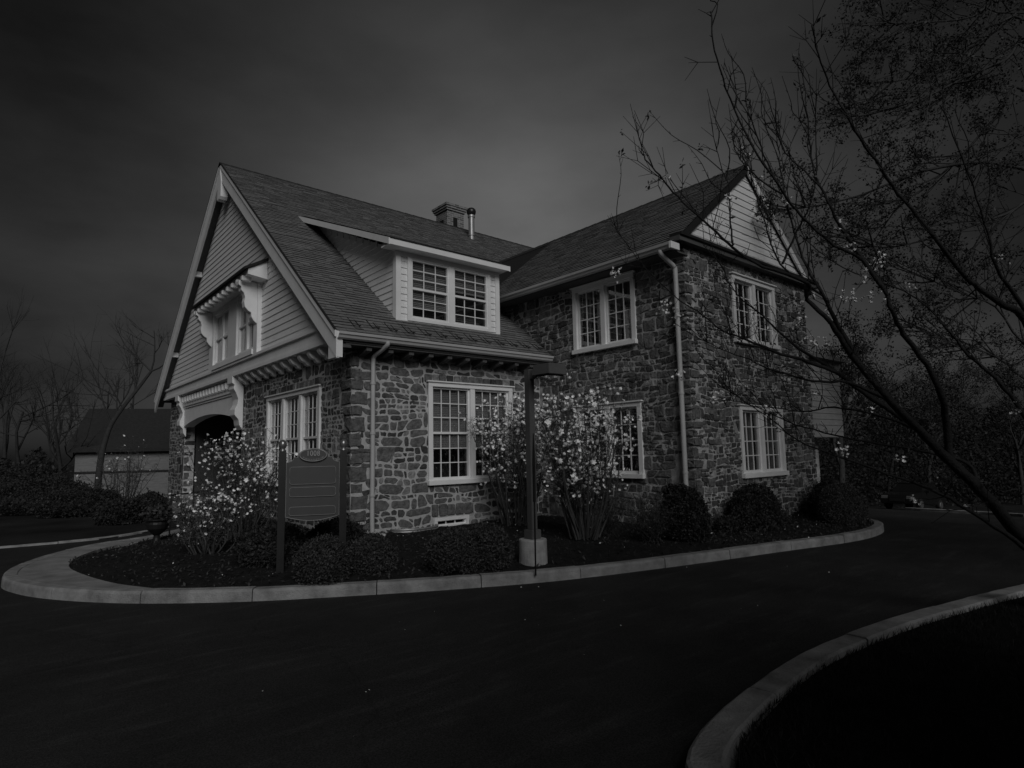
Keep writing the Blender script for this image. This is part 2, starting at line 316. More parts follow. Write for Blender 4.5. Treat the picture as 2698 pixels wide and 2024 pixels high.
o = stuff(link('blown_petals', npmesh('blown_petals', v, f), M['petal'])); tag(o, 'few pale petals blown onto the black road', 'petals')
# near kerb and lawn
NR = [(2.9, -4), (2.35, -1.5), (2.2, .3), (2.38, 1.3), (2.55, 1.82-.05), (2.77, 1.93), (3.2, 2.05), (3.92, 2.15), (4.69, 2.19), (5.73, 2.11), (6.65, 1.96), (8.47, 1.57), (12, .6), (14, 0)]
kerb_line('kerb', NR, .9, .19, .15, -.05, M['kerb'], -1, step=1.55)
lawn_edge = [(x, y) for x, y in [(3.15, -4), (2.6, -1.5), (2.42, .3), (2.6, 1.2), (2.85, 1.66), (3.3, 1.84), (3.95, 1.95), (4.69, 1.99), (5.7, 1.91), (6.6, 1.77), (8.4, 1.38), (12, .4), (14, -.2)]]
le = [tuple(p) for p in catmull(lawn_edge, 6)]
sheet('lawn', le+[(14, -14), (3.15, -14)], .10, M['lawn'], .15)
# grass blades on the near lawn
n = 15000; gx = 2.45+9*rng.random(n)**1.3; ed = np.interp(gx, [p[0] for p in le[18:]], [p[1] for p in le[18:]]); gy = ed+.03-3.2*rng.random(n)**2
base = np.stack([gx, gy, np.full(n, .095)], 1); th = rng.random(n)*6.28; h_ = .025+.04*rng.random(n)
d_ = np.stack([np.cos(th), np.sin(th), np.zeros(n)], 1)*.004; lean = rng.normal(size=(n, 3))*.018; lean[:, 2] = h_
v = np.stack([base-d_, base+d_, base+lean], 1).reshape(-1, 3)
o = stuff(link('lawn_grass', npmesh('lawn_grass', v, np.arange(3*n).reshape(-1, 3)), M['grass'])); tag(o, 'short dark grass growing behind the near kerb', 'grass')
# far-left verge with its thin kerb
sheet('verge', [(-14, 27), (-1.5, 15.75), (1.9, 15.3), (3.4, 16.4), (4.2, 19), (4.4, 40), (-30, 60)], .02, M['ground'], .15)
kerb_line('kerb', [(-9, 17.6), (-4, 16.3), (-1.5, 15.65), (1.0, 15.25), (2.2, 15.5), (3.3, 16.5)], .3, .10, .04, -.05, M['kerb'], 1, step=2.0)
fk = [on_slope(x*IW/2211, y*IW/2211) for x, y in ((1948, 1101.5), (1990, 1104), (2060, 1108), (2130, 1112), (2211, 1117))]
kerb_line('kerb', [(p[0], p[1]) for p in fk], .2, .25, .14, -.1, M['kerb'], 1, step=3.0, zf=zg)

# ------------------------------------------------------------------ the stone house
XG, YW, XR, YR, XE = 4.79, 10.02, 9.37, 6.10, 14.2
AP = (17.15, 9.64); EY, EZ = 9.6, 3.75; SL = (AP[1]-EZ)/(AP[0]-EY)        # left wing roof line
def roofz(y): return EZ+SL*(y-EY) if y <= AP[0] else AP[1]-SL*(y-AP[0])
house = empty('stone_house', (7.0, 11.0, 0)); HO = (7.0, 11.0, 0)
tag(house, 'two storey fieldstone house with steep shingle roofs, white clapboard gables and dormer', 'house')
def hp(b, name, m, parent=None, **k): return b.build(name, m, parent or house, HO, **k)

class Wall:
    def __init__(s, kind, c):
        s.kind, s.c = kind, c
    def P(s, a, z, d):      # a along wall, d outwards
        return (a, s.c-d, z) if s.kind == 'y' else (s.c-d, a, z)
    def box(s, b, a0, a1, z0, z1, d0, d1):
        P = s.P; b.hexa([P(a0, z0, d0), P(a1, z0, d0), P(a1, z0, d1), P(a0, z0, d1), P(a0, z1, d0), P(a1, z1, d0), P(a1, z1, d1), P(a0, z1, d1)])
W1, W2, W3, W4 = Wall('y', YW), Wall('x', XG), Wall('x', XR), Wall('y', YR)
def wall_block(W, a0, a1, z0, z1, ops, m, thick=.35, clip=None):
    b = MB(); As = sorted({a0, a1, *[v for o in ops for v in o[:2] if a0 < v < a1]}); Zs = sorted({z0, z1, *[v for o in ops for v in o[2:4] if z0 < v < z1]})
    for i in range(len(As)-1):
        run = None
        for j in range(len(Zs)-1):
            ca, cz = (As[i]+As[i+1])/2, (Zs[j]+Zs[j+1])/2
            if any(o[0] < ca < o[1] and o[2] < cz < o[3] for o in ops):
                if run: W.box(b, As[i], As[i+1], run[0], run[1], -thick, 0); run = None
            else: run = (run[0], Zs[j+1]) if run else (Zs[j], Zs[j+1])
        if run: W.box(b, As[i], As[i+1], run[0], run[1], -thick, 0)
    return hp(b, 'stone_wall', m)
STONES = []        # (verts, faces, wallpart, style, area_px)
def clip_poly(P, a, b, c):   # keep a*x+b*y<=c
    out = []; n = len(P)
    for i in range(n):
        p, q = P[i], P[(i+1) % n]; dp, dq = a*p[0]+b*p[1]-c, a*q[0]+b*q[1]-c
        if dp <= 0: out.append(p)
        if dp*dq < 0: t = dp/(dp-dq); out.append((p[0]+t*(q[0]-p[0]), p[1]+t*(q[1]-p[1])))
    return out
def parea(P): return .5*abs(sum(P[i][0]*P[(i+1) % len(P)][1]-P[(i+1) % len(P)][0]*P[i][1] for i in range(len(P))))
def stone_from_poly(W, poly, hgt, part, style, rg, cut=.24):
    poly = list(poly); mn = .03
    while len(poly) > 4:
        ls = [math.hypot(poly[i][0]-poly[(i+1) % len(poly)][0], poly[i][1]-poly[(i+1) % len(poly)][1]) for i in range(len(poly))]; k = min(range(len(poly)), key=lambda i: ls[i])
        if ls[k] > mn: break
        a, c = poly[k], poly[(k+1) % len(poly)]; poly[k] = ((a[0]+c[0])/2, (a[1]+c[1])/2); del poly[(k+1) % len(poly)]
    n = len(poly); Q = []
    for i in range(n):       # corner cutting
        p, q = poly[i], poly[(i+1) % n]; l = math.hypot(q[0]-p[0], q[1]-p[1])
        if l < .012: continue
        c = cut*(.7+.6*rg.random())
        Q.append((p[0]+(q[0]-p[0])*c, p[1]+(q[1]-p[1])*c)); Q.append((q[0]-(q[0]-p[0])*c, q[1]-(q[1]-p[1])*c))
    if len(Q) < 5: return
    cx = sum(p[0] for p in Q)/len(Q); cz = sum(p[1] for p in Q)/len(Q); n = len(Q)
    tilt = (rg.normal()*.10, rg.normal()*.10) if style == 'b' else (rg.normal()*.04, rg.normal()*.04)
    V = []
    for sc, dd, nz in ((1, -.01, 0), (.975, .7, .08), (.86, 1.0, .14)):
        for p in Q:
            ds, dz = p[0]-cx, p[1]-cz
            V.append(W.P(cx+ds*sc, cz+dz*sc, (hgt*dd*(1+rg.normal()*nz)+(tilt[0]*ds+tilt[1]*dz)*(dd > 0)*.6) if dd > 0 else dd))
    V.append(W.P(cx, cz, hgt*(1.08+rg.normal()*.1)))
    Fc = []
    for r in range(2):
        for i in range(n): Fc.append((r*n+i, r*n+(i+1) % n, (r+1)*n+(i+1) % n, (r+1)*n+i))
    for i in range(n): Fc.append((2*n+i, 2*n+(i+1) % n, 3*n))
    pp = proj(np.array([W.P(p[0], p[1], 0) for p in Q])); x, y = pp[:, 0], pp[:, 1]
    ok = (-50 < x.mean() < IW+50)
    STONES.append((V, Fc, part, style, .5*abs(np.dot(x, np.roll(y, 1))-np.dot(y, np.roll(x, 1))) if ok else 0))
def fill_stones(W, a0, a1, z0, z1, ops, part, band, joint, style, seed, hgt=(.02, .045), keep=None, soft=()):
    """random rubble: wavy bands of tall stones, stacked pairs and small pinnings"""
    rg = np.random.default_rng(seed); rnd_ = style == 'a'
    ph = rg.uniform(0, 6.28, (400, 3))
    def wave(k, a): return band*(.10*math.sin(1.9*a+ph[k, 0])+.07*math.sin(4.7*a+ph[k, 1])+.04*math.sin(9.1*a+ph[k, 2]))
    cells = []
    def row(sA, sB, fb, ft, wm, depth=0):
        # split the strip between the curves fb, ft into stones of mean width wm
        x = sA; hh = ft((sA+sB)/2)-fb((sA+sB)/2)
        e0 = (0, 0)
        while x < sB-1e-6:
            w_ = wm*rg.uniform(.45, 1.75)
            if x+w_ > sB-wm*.35: w_ = sB-x
            e1 = (0, 0) if x+w_ >= sB-1e-6 else (rg.normal()*.24*hh, rg.normal()*.24*hh)
            xm = x+w_*rg.uniform(.35, .65); wob = lambda: rg.normal()*.09*hh
            P = [(x+e0[0], fb(x+e0[0])), (xm, fb(xm)+wob()), (x+w_+e1[0], fb(x+w_+e1[0])), (x+w_+e1[1], ft(x+w_+e1[1])), (xm+rg.normal()*.05, ft(xm)+wob()), (x+e0[1], ft(x+e0[1]))]
            if depth < 1 and w_ > 1.25*wm and rg.random() < .30:      # small stone wedged over the corner
                c = rg.uniform(.3, .5); cells.append([P[0], P[1], P[2], (P[2][0]*(1-c)+P[3][0]*c, P[2][1]*(1-c)+P[3][1]*c), P[4], P[5]]); cells.append([(P[2][0]*(1-c)+P[3][0]*c, P[2][1]*(1-c)+P[3][1]*c), P[3], P[4]])
            else: cells.append(P)
            x += w_; e0 = e1
    k = 0; z = z0
    while z < z1-.02:
        h = band*rg.uniform(.72, 1.3); zt = z+h
        if zt > z1-.08: zt = z1
        first, last = z == z0, zt == z1
        fb = (lambda a, z=z, k=k, f=first: z+(0 if f else wave(k, a))); ft = (lambda a, z=zt, k=k, l=last: z+(0 if l else wave(k+1, a)))
        x = a0
        while x < a1-1e-6:
            u = rg.random(); hh = ft(x)-fb(x)
            if u < .24: L = hh*rg.uniform(.75, 1.45)
            else: L = hh*rg.uniform(1.3, 2.8)
            if x+L > a1-.12: L = a1-x
            if u < .24: row(x, x+L, fb, ft, max(L, hh*.7))
            else:
                t0 = rg.uniform(.34, .66); t1 = min(max(t0+rg.normal()*.12, .25), .75); n_ = 3 if u > .84 else 2
                if n_ == 2:
                    fm = lambda a, x=x, L=L, t0=t0, t1=t1: fb(a)+(ft(a)-fb(a))*(t0+(t1-t0)*min(max((a-x)/L, 0), 1))
                    row(x, x+L, fb, fm, hh*t0*1.6); row(x, x+L, fm, ft, hh*(1-t0)*1.6)
                else:
                    f1 = lambda a: fb(a)+(ft(a)-fb(a))*.36; f2 = lambda a: fb(a)+(ft(a)-fb(a))*.66
                    row(x, x+L, fb, f1, hh*.6); row(x, x+L, f1, f2, hh*.55); row(x, x+L, f2, ft, hh*.6)
            x += L
        z = zt; k += 1
    for P in cells:
        cx = sum(p[0] for p in P)/len(P); cz = sum(p[1] for p in P)/len(P)
        if keep and not keep(cx, cz): continue
        if any(o[0] < cx < o[1] and o[2] < cz < o[3] for o in soft): continue
        # inset for the joint
        Q = []
        for p in P:
            d = math.hypot(p[0]-cx, p[1]-cz) or 1; i_ = joint*.5*rg.uniform(.8, 1.5 if rnd_ else 1.25)*1.25
            Q.append((cx+(p[0]-cx)*max(1-i_/d, .3), cz+(p[1]-cz)*max(1-i_/d, .3)))
        P = Q
        xs_ = [p[0] for p in P]; zs_ = [p[1] for p in P]; b0, b1, b2, b3 = min(xs_), max(xs_), min(zs_), max(zs_)
        for o in ops:
            if b1 < o[0] or b0 > o[1] or b3 < o[2] or b2 > o[3]: continue
            gaps = [(o[0]-cx, (1, 0, o[0]-joint*.4)), (cx-o[1], (-1, 0, -o[1]-joint*.4)), (o[2]-cz, (0, 1, o[2]-joint*.4)), (cz-o[3], (0, -1, -o[3]-joint*.4))]
            gp, pl = max(gaps, key=lambda t: t[0]); P = clip_poly(P, *pl)
            if len(P) < 3: break
        if len(P) < 3: continue
        P = clip_poly(clip_poly(P, 1, 0, a1-.004), -1, 0, -a0-.004)
        if len(P) < 3 or parea(P) < .0018: continue
        stone_from_poly(W, P, rg.uniform(*hgt), part, style, rg, rg.uniform(.16, .36) if rnd_ else rg.uniform(.08, .22))
def lintel(W, a0, a1, z0, z1, part, style, rg, wd=.17):
    n = max(2, int((a1-a0)/wd)); cuts = np.linspace(a0, a1, n+1); cuts[1:-1] += rg.normal(size=n-1)*.02
    for i in range(n):
        e = .009; t = rg.normal(size=4)*.008
        stone_from_poly(W, [(cuts[i]+e+t[0], z0+.01), (cuts[i+1]-e+t[1], z0+.01), (cuts[i+1]-e+t[2], z1-.01+t[3]), (cuts[i]+e, z1-.01+t[3])], rg.uniform(.025, .04), part, style, rg, .1)
def quoins(Wa, Wb, ca, cb, z0, z1, parta, partb, style, rg, hr=(.12, .30), proud=.022, sc=1.0):
    # corner stones: Wa runs +a from ca, Wb runs +b from cb ; returns footprints
    fa, fb = [], []; z = z0; k = 0
    while z < z1-.06:
        h = min(rg.uniform(*hr), z1-z); la, lb = rg.uniform(.18, .50), rg.uniform(.14, .42)
        if k % 2: la, lb = rg.uniform(.14, .34), rg.uniform(.22, .5)
        la *= sc; lb *= sc
        fa.append((ca, ca+la, z, z+h)); fb.append((cb, cb+lb, z, z+h))
        b = bmesh.new(); bmesh.ops.create_cube(b, size=1)
        e = .010; pr = proud*rg.uniform(.6, 1.3)
        for v in b.verts: pass
        sx, sy = la-e+pr, lb-e+pr; zc = z+h/2
        x0, y0 = (Wa, Wb)
        # world: corner at (cornerx, cornery); stone spans +x by la, +y by lb
        cx, cy = CORN
        bmesh.ops.subdivide_edges(b, edges=b.edges[:], cuts=1, use_grid_fill=True)
        for v in b.verts:
            px, py, pz = v.co
            v.co = (cx-pr+(px+.5)*sx, cy-pr+(py+.5)*sy, zc+pz*(h-.022))
        bmesh.ops.bevel(b, geom=[ed for ed in b.edges if ed.calc_face_angle(0) > .5], offset=.022, segments=2, affect='EDGES')
        for v in b.verts: v.co += Vector(rg.normal(size=3)*.008)
        bmesh.ops.recalc_face_normals(b, faces=b.faces); b.verts.index_update()
        V = [tuple(v.co) for v in b.verts]; Fc = [tuple(v.index for v in fc.verts) for fc in b.faces]; b.free()
        pp = proj(np.array(V)); STONES.append((V, Fc, parta, style, .5*np.prod(pp.max(0)-pp.min(0))))
        z += h; k += 1
    return fa, fb

# openings  (a0,a1,z0,z1)
OW1 = (6.40, 8.50, 1.06, 3.02); CEL = [(6.52, 7.34, .12, .40), (8.15, 8.90, .12, .42)]
OW2 = (11.33, 14.30, 1.03, 2.98); OPORCH = (16.25, 22.35, .0, 3.40)
OW3u = (7.24, 8.86, 3.70, 5.08); OW3l = (7.20, 8.86, 1.12, 2.54)
OW4u = (10.96, 12.66, 3.72, 5.06); OW4l = (10.96, 12.66, 1.08, 2.44)
w1 = wall_block(W1, XG, XR+.3, -.05, 4.0, [OW1]+CEL, M['mortar'])
w2 = wall_block(W2, YW+.35, 24.55, -.05, 3.72, [OW2, OPORCH], M['mortar'])
w3 = wall_block(W3, YR+.35, 12.8, -.05, 5.62, [OW3u, OW3l], M['mortar_dark'])
w4 = wall_block(W4, XR, XE, -.05, 5.62, [OW4u, OW4l], M['mortar_dark'])
rgq = np.random.default_rng(3)
CORN = (XG, YW); qa, qb = quoins(W1, W2, XG, YW, -.02, 3.72, w1, w2, 'a', rgq)
CORN = (XR, YR); qc, qd = quoins(W4, W3, XR, YR, -.02, 5.55, w4, w3, 'b', rgq, (.08, .22), .030, .62)
CORN = (XG, 22.35); _, qe = quoins(W1, W2, XG, 22.35, .0, 3.3, w2, w2, 'a', rgq, (.12, .28), .008, .75)
LI = [(W1, 6.3, 8.6, 3.02, 3.20, w1, 'a'), (W2, 11.2, 14.45, 2.98, 3.17, w2, 'a'), (W1, 6.45, 7.42, .42, .66, w1, 'a'), (W1, 8.1, 8.98, .44, .66, w1, 'a'), (W3, 7.1, 8.98, 2.56, 2.74, w3, 'b'), (W4, 10.85, 12.78, 2.46, 2.64, w4, 'b')]
for W, a0, a1, z0, z1, p, st in LI: lintel(W, a0, a1, z0, z1, p, st, rgq)
fill_stones(W1, XG, XR, -.02, 3.78, [OW1]+CEL+[l[1:5] for l in LI if l[0] is W1], w1, .275, .027, 'a', 11, (.005, .018), soft=qa)
fill_stones(W2, YW, 24.5, -.02, 3.72, [OW2, OPORCH]+[l[1:5] for l in LI if l[0] is W2], w2, .25, .030, 'a', 12, (.004, .014), soft=qb+qe)
fill_stones(W3, YR, 12.6, -.02, 5.5, [OW3u, OW3l]+[l[1:5] for l in LI if l[0] is W3], w3, .24, .024, 'b', 13, (.006, .028), keep=lambda a, z: a < 9.95 or z > roofz(a)-.05, soft=qd)
fill_stones(W4, XR, XE, -.02, 5.5, [OW4u, OW4l]+[l[1:5] for l in LI if l[0] is W4], w4, .205, .021, 'b', 14, (.006, .028), soft=qc)
order = sorted(range(len(STONES)), key=lambda i: -STONES[i][4]); rest_v, rest_f, rest_m = [], [], []
for rank, i in enumerate(order):
    V, Fc, part, st, ar = STONES[i]
    if rank < 300:
        b = MB(); b.add(V, Fc); b.build('stone', M['stone' if st == 'a' else 'stone2'], part, HO, smooth=False)
    else:
        k = len(rest_v); rest_v.extend(V); rest_f.extend([tuple(j+k for j in q) for q in Fc]); rest_m.extend([0 if st == 'a' else 1]*len(Fc))
me = bpy.data.meshes.new('rubble_stones'); me.from_pydata([(x-HO[0], y-HO[1], z) for x, y, z in rest_v], [], rest_f)
b = bmesh.new(); b.from_mesh(me); bmesh.ops.recalc_face_normals(b, faces=b.faces); b.to_mesh(me); b.free()
o = stuff(link('rubble_stones', me, [M['stone'], M['stone2']], house)); me.polygons.foreach_set('material_index', rest_m)


# hidden sides of the house
b = MB(); b.box(XE-.02, XE+.3, YR+.35, 12, -.05, 5.6); hp(b, 'stone_wall', M['mortar_dark'])
b = MB(); b.box(XG+.02, 20, 24.2, 24.55, -.05, 3.7); b.box(19.7, 20, 10, 24.2, -.6, 3.7); b.box(14.5, 19.7, 10.02, 10.35, -.6, 3.7); hp(b, 'stone_wall', M['mortar_dark'])

# --- roofs
def slope_roof(name, e0, e1, r0, r1, thick, m, sh=True, expo=.112, tabw=.24, seed=1, skip=None):
    """e0-e1 eave line, r0-r1 ridge line (top surface)"""
    e0, e1, r0, r1 = [np.array(p, float) for p in (e0, e1, r0, r1)]
    n = np.cross(e1-e0, r0-e0); n /= np.linalg.norm(n); n = n if n[2] > 0 else -n
    b = MB(); q = [e0, e1, r1, r0]; b.hexa([tuple(p-n*thick) for p in q]+[tuple(p-n*.012) for p in q])
    ro = hp(b, name, m)
    if sh:
        rg = np.random.default_rng(seed); L = np.linalg.norm(r0-e0); up = (r0-e0)/L; al = e1-e0; W = np.linalg.norm(al); al /= W
        V, Fq, MI = [], [], []; nc = int(L/expo)
        for i in range(nc):
            d0, d1 = i*expo-.01, min((i+1)*expo+.03, L); x = -rg.random()*tabw
            while x < W:
                x1 = min(x+tabw*rg.uniform(.45, 1.35), W); x0 = max(x, 0)
                if x1 > x0+.01 and not (skip and skip(e0+al*(x0+x1)/2+up*(d0+d1)/2)):
                    h = .011+.012*rg.random(); j = rg.normal()*.005
                    a = e0+al*(x0+.002)+up*(d0+j); c = e0+al*(x1-.002)+up*(d0+j); d = e0+al*(x1-.002)+up*d1; f_ = e0+al*(x0+.002)+up*d1
                    k = len(V); V += [a+n*h, c+n*h, d+n*.001, f_+n*.001, a-n*.004, c-n*.004]; Fq += [(k, k+1, k+2, k+3), (k+4, k+5, k+1, k)]; MI += [0, 1]
                x = x1
        V = np.array(V)-np.array(HO); so_ = stuff(link('shingles', npmesh('shingles', V, Fq), [M['shingle'], M['butt']], ro)); so_.data.polygons.foreach_set('material_index', MI)
    return ro
XO = 4.43                                  # outer plane of the front rakes
slope_roof('roof', (XO-.125, EY, EZ), (XR+.02, EY, EZ), (XO-.125, AP[0], AP[1]), (XR+.02, AP[0], AP[1]), .16, M['roofedge'], seed=1)
slope_roof('roof', (XR+.02, YW+.4, roofz(YW+.4)), (20.2, YW+.4, roofz(YW+.4)), (XR+.02, AP[0], AP[1]), (20.2, AP[0], AP[1]), .16, M['roofedge'], seed=2)
slope_roof('roof', (XO, 2*AP[0]-EY, EZ), (20.2, 2*AP[0]-EY, EZ), (XO, *AP), (20.2, *AP), .16, M['roofedge'], sh=False)
RX, RZ = 11.82, 7.58; ERX, ERZ = 8.98, 5.30; SR = (RZ-ERZ)/(RX-ERX)
slope_roof('roof', (ERX, YR-.06, ERZ), (ERX, 11.9, ERZ), (RX, YR-.06, RZ), (RX, 15.2, RZ), .14, M['roofedge'], seed=3)
slope_roof('roof', (2*RX-ERX, YR-.06, ERZ), (2*RX-ERX, 12, ERZ), (RX, YR-.06, RZ), (RX, 15.2, RZ), .14, M['roofedge'], sh=False)
b = MB()
for k in range(52):
    x0 = XO-.16+k*.305; b.hexa([(x0, AP[0]-.13, AP[1]-.10), (x0+.31, AP[0]-.13, AP[1]-.108), (x0+.31, AP[0]+.13, AP[1]-.108), (x0, AP[0]+.13, AP[1]-.10), (x0, AP[0]-.01, AP[1]+.03), (x0+.31, AP[0]-.01, AP[1]+.02), (x0+.31, AP[0]+.01, AP[1]+.02), (x0, AP[0]+.01, AP[1]+.03)])
hp(b, 'ridge_cap', M['ridge'])
b = MB()
for k in range(30):
    y0 = YR-.06+k*.305; b.hexa([(RX-.13, y0, RZ-.10), (RX+.13, y0, RZ-.10), (RX+.13, y0+.31, RZ-.108), (RX-.13, y0+.31, RZ-.108), (RX-.01, y0, RZ+.03), (RX+.01, y0, RZ+.03), (RX+.01, y0+.31, RZ+.02), (RX-.01, y0+.31, RZ+.02)])
hp(b, 'ridge_cap', M['ridge'])

# --- front gable: soffit, siding, bargeboards, collar at the apex
XS = 4.55
def rake_board(ya, za, yb, zb, x0, x1, w0, w1):     # board hanging below the line a-b
    b = MB(); b.hexa([(x0, ya, za-w1), (x0, yb, zb-w1), (x1, yb, zb-w1), (x1, ya, za-w1), (x0, ya, za-w0), (x0, yb, zb-w0), (x1, yb, zb-w0), (x1, ya, za-w0)]); return b
for sgn in (-1, 1):
    yE = AP[0]+sgn*(AP[0]-EY+.02); dz = .02*SL
    b = rake_board(AP[0], AP[1], yE, EZ-dz, XO-.13, XO-.075, .0, .46); hp(b, 'bargeboard', M['white'])
    b = rake_board(AP[0], AP[1]+.03, yE, EZ-dz+.03, XO-.16, XO-.131, .018, .13); hp(b, 'bargeboard_moulding', M['white'])
    b = rake_board(AP[0], AP[1]+.03, yE-sgn*.0, EZ-dz+.03, XO-.168, XO-.126, .0, .017); hp(b, 'drip_edge', M['roofedge'])
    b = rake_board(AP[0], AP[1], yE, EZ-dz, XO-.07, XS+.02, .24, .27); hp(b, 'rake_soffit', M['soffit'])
    for t in (.36, .72):                     # lookout blocks under the rake
        y = AP[0]+sgn*(AP[0]-EY)*t; z = AP[1]-(AP[1]-EZ)*t
        b = MB(); b.hexa([(XO-.07, y-.06, z-.40), (XS, y-.06, z-.40), (XS, y+.06, z-.40), (XO-.07, y+.06, z-.40), (XO-.07, y-.06, z-.25), (XS, y-.06, z-.25), (XS, y+.06, z-.25), (XO-.07, y+.06, z-.25)]); hp(b, 'lookout_block', M['white'])
b = MB(); prof = [(-.16, -.55), (-.16, -.98), (-.10, -1.05), (0, -1.0), (.10, -1.05), (.16, -.98), (.16, -.55), (.0, -.08)]
b.prism([(XO-.15, AP[0]+p, AP[1]+q) for p, q in prof], [(XO+.03, AP[0]+p, AP[1]+q) for p, q in prof]); hp(b, 'apex_block', M['white'])
# siding backing + clapboards
BZ0, BZ1 = 3.70, 4.02                      # beam under the gable
b = MB(); tri = [(10.35, BZ1-.05), (AP[0]*2-10.35, BZ1-.05), (AP[0], AP[1]-.34)]
b.prism([(XS+.03, y, z) for y, z in tri], [(XS+.2, y, z) for y, z in tri]); gable = hp(b, 'gable_wall', M['white2'])
WG = (14.25, 18.35, 6.02)                  # window surround y0,y1,ztop
expo = .148; z = BZ1
def clap(b_parent, y0a, y0b, y1a, y1b, z0, z1, x, kind='x'):
    b = MB(); f0, f1 = .024, .006
    P = (lambda a, zz, d: (x-d, a, zz)) if kind == 'x' else (lambda a, zz, d: (a, x-d, zz))
    b.hexa([P(y0a, z0, -.02), P(y1a, z0, -.02), P(y1a, z0, f0), P(y0a, z0, f0), P(y0b, z1, -.02), P(y1b, z1, -.02), P(y1b, z1, f1), P(y0b, z1, f1)])
    return b.build('clapboard', M['white2'], b_parent, HO)
def gy(z): return (AP[1]-.30-z)/SL         # half width of the siding at height z
while z < AP[1]-.5:
    z1 = z+expo+.004; ha, hb = gy(z), gy(z1)
    segs = [(AP[0]-ha, AP[0]-hb, AP[0]+ha, AP[0]+hb)]
    if z < WG[2]: segs = [(AP[0]-ha, AP[0]-hb, WG[0], WG[0]), (WG[1], WG[1], AP[0]+ha, AP[0]+hb)]
    for s in segs:
        if s[2]-s[0] > .12 and s[3]-s[1] > .02: clap(gable, *s, z, z1, XS+.03)
    z += expo
# beam with mouldings
b = MB(); b.box(XS-.03, XG+.1, 10.06, 24.3, BZ0, BZ1-.06); hp(b, 'gable_beam', M['white'])
b = MB(); b.box(XS-.085, XS+.1, 10.02, 24.34, BZ1-.06, BZ1); hp(b, 'beam_cap', M['white'])
b = MB(); b.box(XS-.055, XS+.1, 10.04, 24.32, BZ0-.03, BZ0+.05); hp(b, 'beam_moulding', M['white'])
# corbels under the beam
def corbel(y):
    b = MB(); pr = [(XS+.0, BZ0-.035), (XS+.0, BZ0-.10), (XS+.05, BZ0-.17), (XS+.13, BZ0-.20), (XS+.16, BZ0-.25), (XG-.0, BZ0-.27), (XG, BZ0-.035)]
    b.prism([(x, y-.07, z) for x, z in pr], [(x, y+.07, z) for x, z in pr]); return hp(b, 'corbel', M['white'], bevel=.008)
for k in range(12): corbel(10.45+k*.49)
# --- front gable window group with hood
XWF = XS-.08
class GW(Wall): pass
GWL = Wall('x', XWF)
b = MB()
for a0, a1 in ((14.25, 14.52), (15.86, 16.58), (17.95, 18.35)): GWL.box(b, a0, a1, BZ1, 5.95, -.2, 0)
GWL.box(b, 14.52, 17.95, 5.55, 5.95, -.2, -.006); GWL.box(b, 14.52, 17.95, BZ1, BZ1+.12, -.2, .03)
hp(b, 'window_surround', M['white'])
def sash_window(W, a0, a1, z0, z1, cols, rows, d, name='window', frame=.05, mun=.018, split=True, inner='room', depth=.5, blind=None, part=None):
    """double-hung: rows = (upper, lower); the frame is the part, panes and muntins its sub-parts"""
    b = MB(); fr = frame
    W.box(b, a0, a0+fr, z0, z1, d-.06, d); W.box(b, a1-fr, a1, z0, z1, d-.06, d)
    W.box(b, a0+fr, a1-fr, z1-fr, z1, d-.06, d-.002); W.box(b, a0+fr, a1-fr, z0, z0+fr*1.3, d-.06, d-.002)
    zi0, zi1 = z0+fr*1.3, z1-fr; zm = zi0+(zi1-zi0)*rows[1]/(rows[0]+rows[1]) if rows[1] else zi0
    if rows[1]: W.box(b, a0+fr, a1-fr, zm-.022, zm+.022, d-.07, d-.004)
    wn = hp(b, name, M['white'], part)
    spans = [(zm+.022 if rows[1] else zi0, zi1, rows[0], d-.035)]
    if rows[1]: spans.append((zi0, zm-.022, rows[1], d-.055))
    mb_ = MB()
    for s0, s1, nrow, dd in spans:
        A = np.linspace(a0+fr, a1-fr, cols+1); Z = np.linspace(s0, s1, nrow+1)
        for x in A[1:-1]: W.box(mb_, x-mun/2, x+mun/2, s0, s1, dd-.012, dd+.010)
        for zz in Z[1:-1]: W.box(mb_, a0+fr, a1-fr, zz-mun/2, zz+mun/2, dd-.010, dd+.008)
        for i in range(cols):
            for j in range(nrow):
                p = MB(); W.box(p, A[i]+.002, A[i+1]-.002, Z[j]+.002, Z[j+1]-.002, dd-.004, dd); p.build('pane', M['glass'], wn, HO)
    hp(mb_, 'muntins', M['white'], wn)
    r = MB(); P = W.P; i0, i1 = a0+.01, a1-.01; dd0, dd1 = d-.10, d-depth       # dark room behind
    for q in ([P(i0, z0, dd1), P(i1, z0, dd1), P(i1, z1, dd1), P(i0, z1, dd1)], [P(i0, z0, dd0), P(i0, z0, dd1), P(i0, z1, dd1), P(i0, z1, dd0)], [P(i1, z0, dd0), P(i1, z0, dd1), P(i1, z1, dd1), P(i1, z1, dd0)], [P(i0, z1, dd0), P(i1, z1, dd0), P(i1, z1, dd1), P(i0, z1, dd1)], [P(i0, z0, dd0), P(i1, z0, dd0), P(i1, z0, dd1), P(i0, z0, dd1)]): r.add(q, [(0, 1, 2, 3)])
    r.build('window_reveal', M[inner], wn, HO, fix=False)
    if blind:
        bl = MB(); zz = z1-fr-.01
        while zz > z0+(z1-z0)*blind:
            bl.hexa([P(a0+fr, zz-.034, d-.082), P(a1-fr, zz-.034, d-.082), P(a1-fr, zz-.032, d-.085), P(a0+fr, zz-.032, d-.085), P(a0+fr, zz-.002, d-.095), P(a1-fr, zz-.002, d-.095), P(a1-fr, zz, d-.098), P(a0+fr, zz, d-.098)]); zz -= .036
        W.box(bl, a0+fr, a1-fr, zz-.02, zz, d-.096, d-.08); hp(bl, 'blind', M['blind'], wn)
    return wn
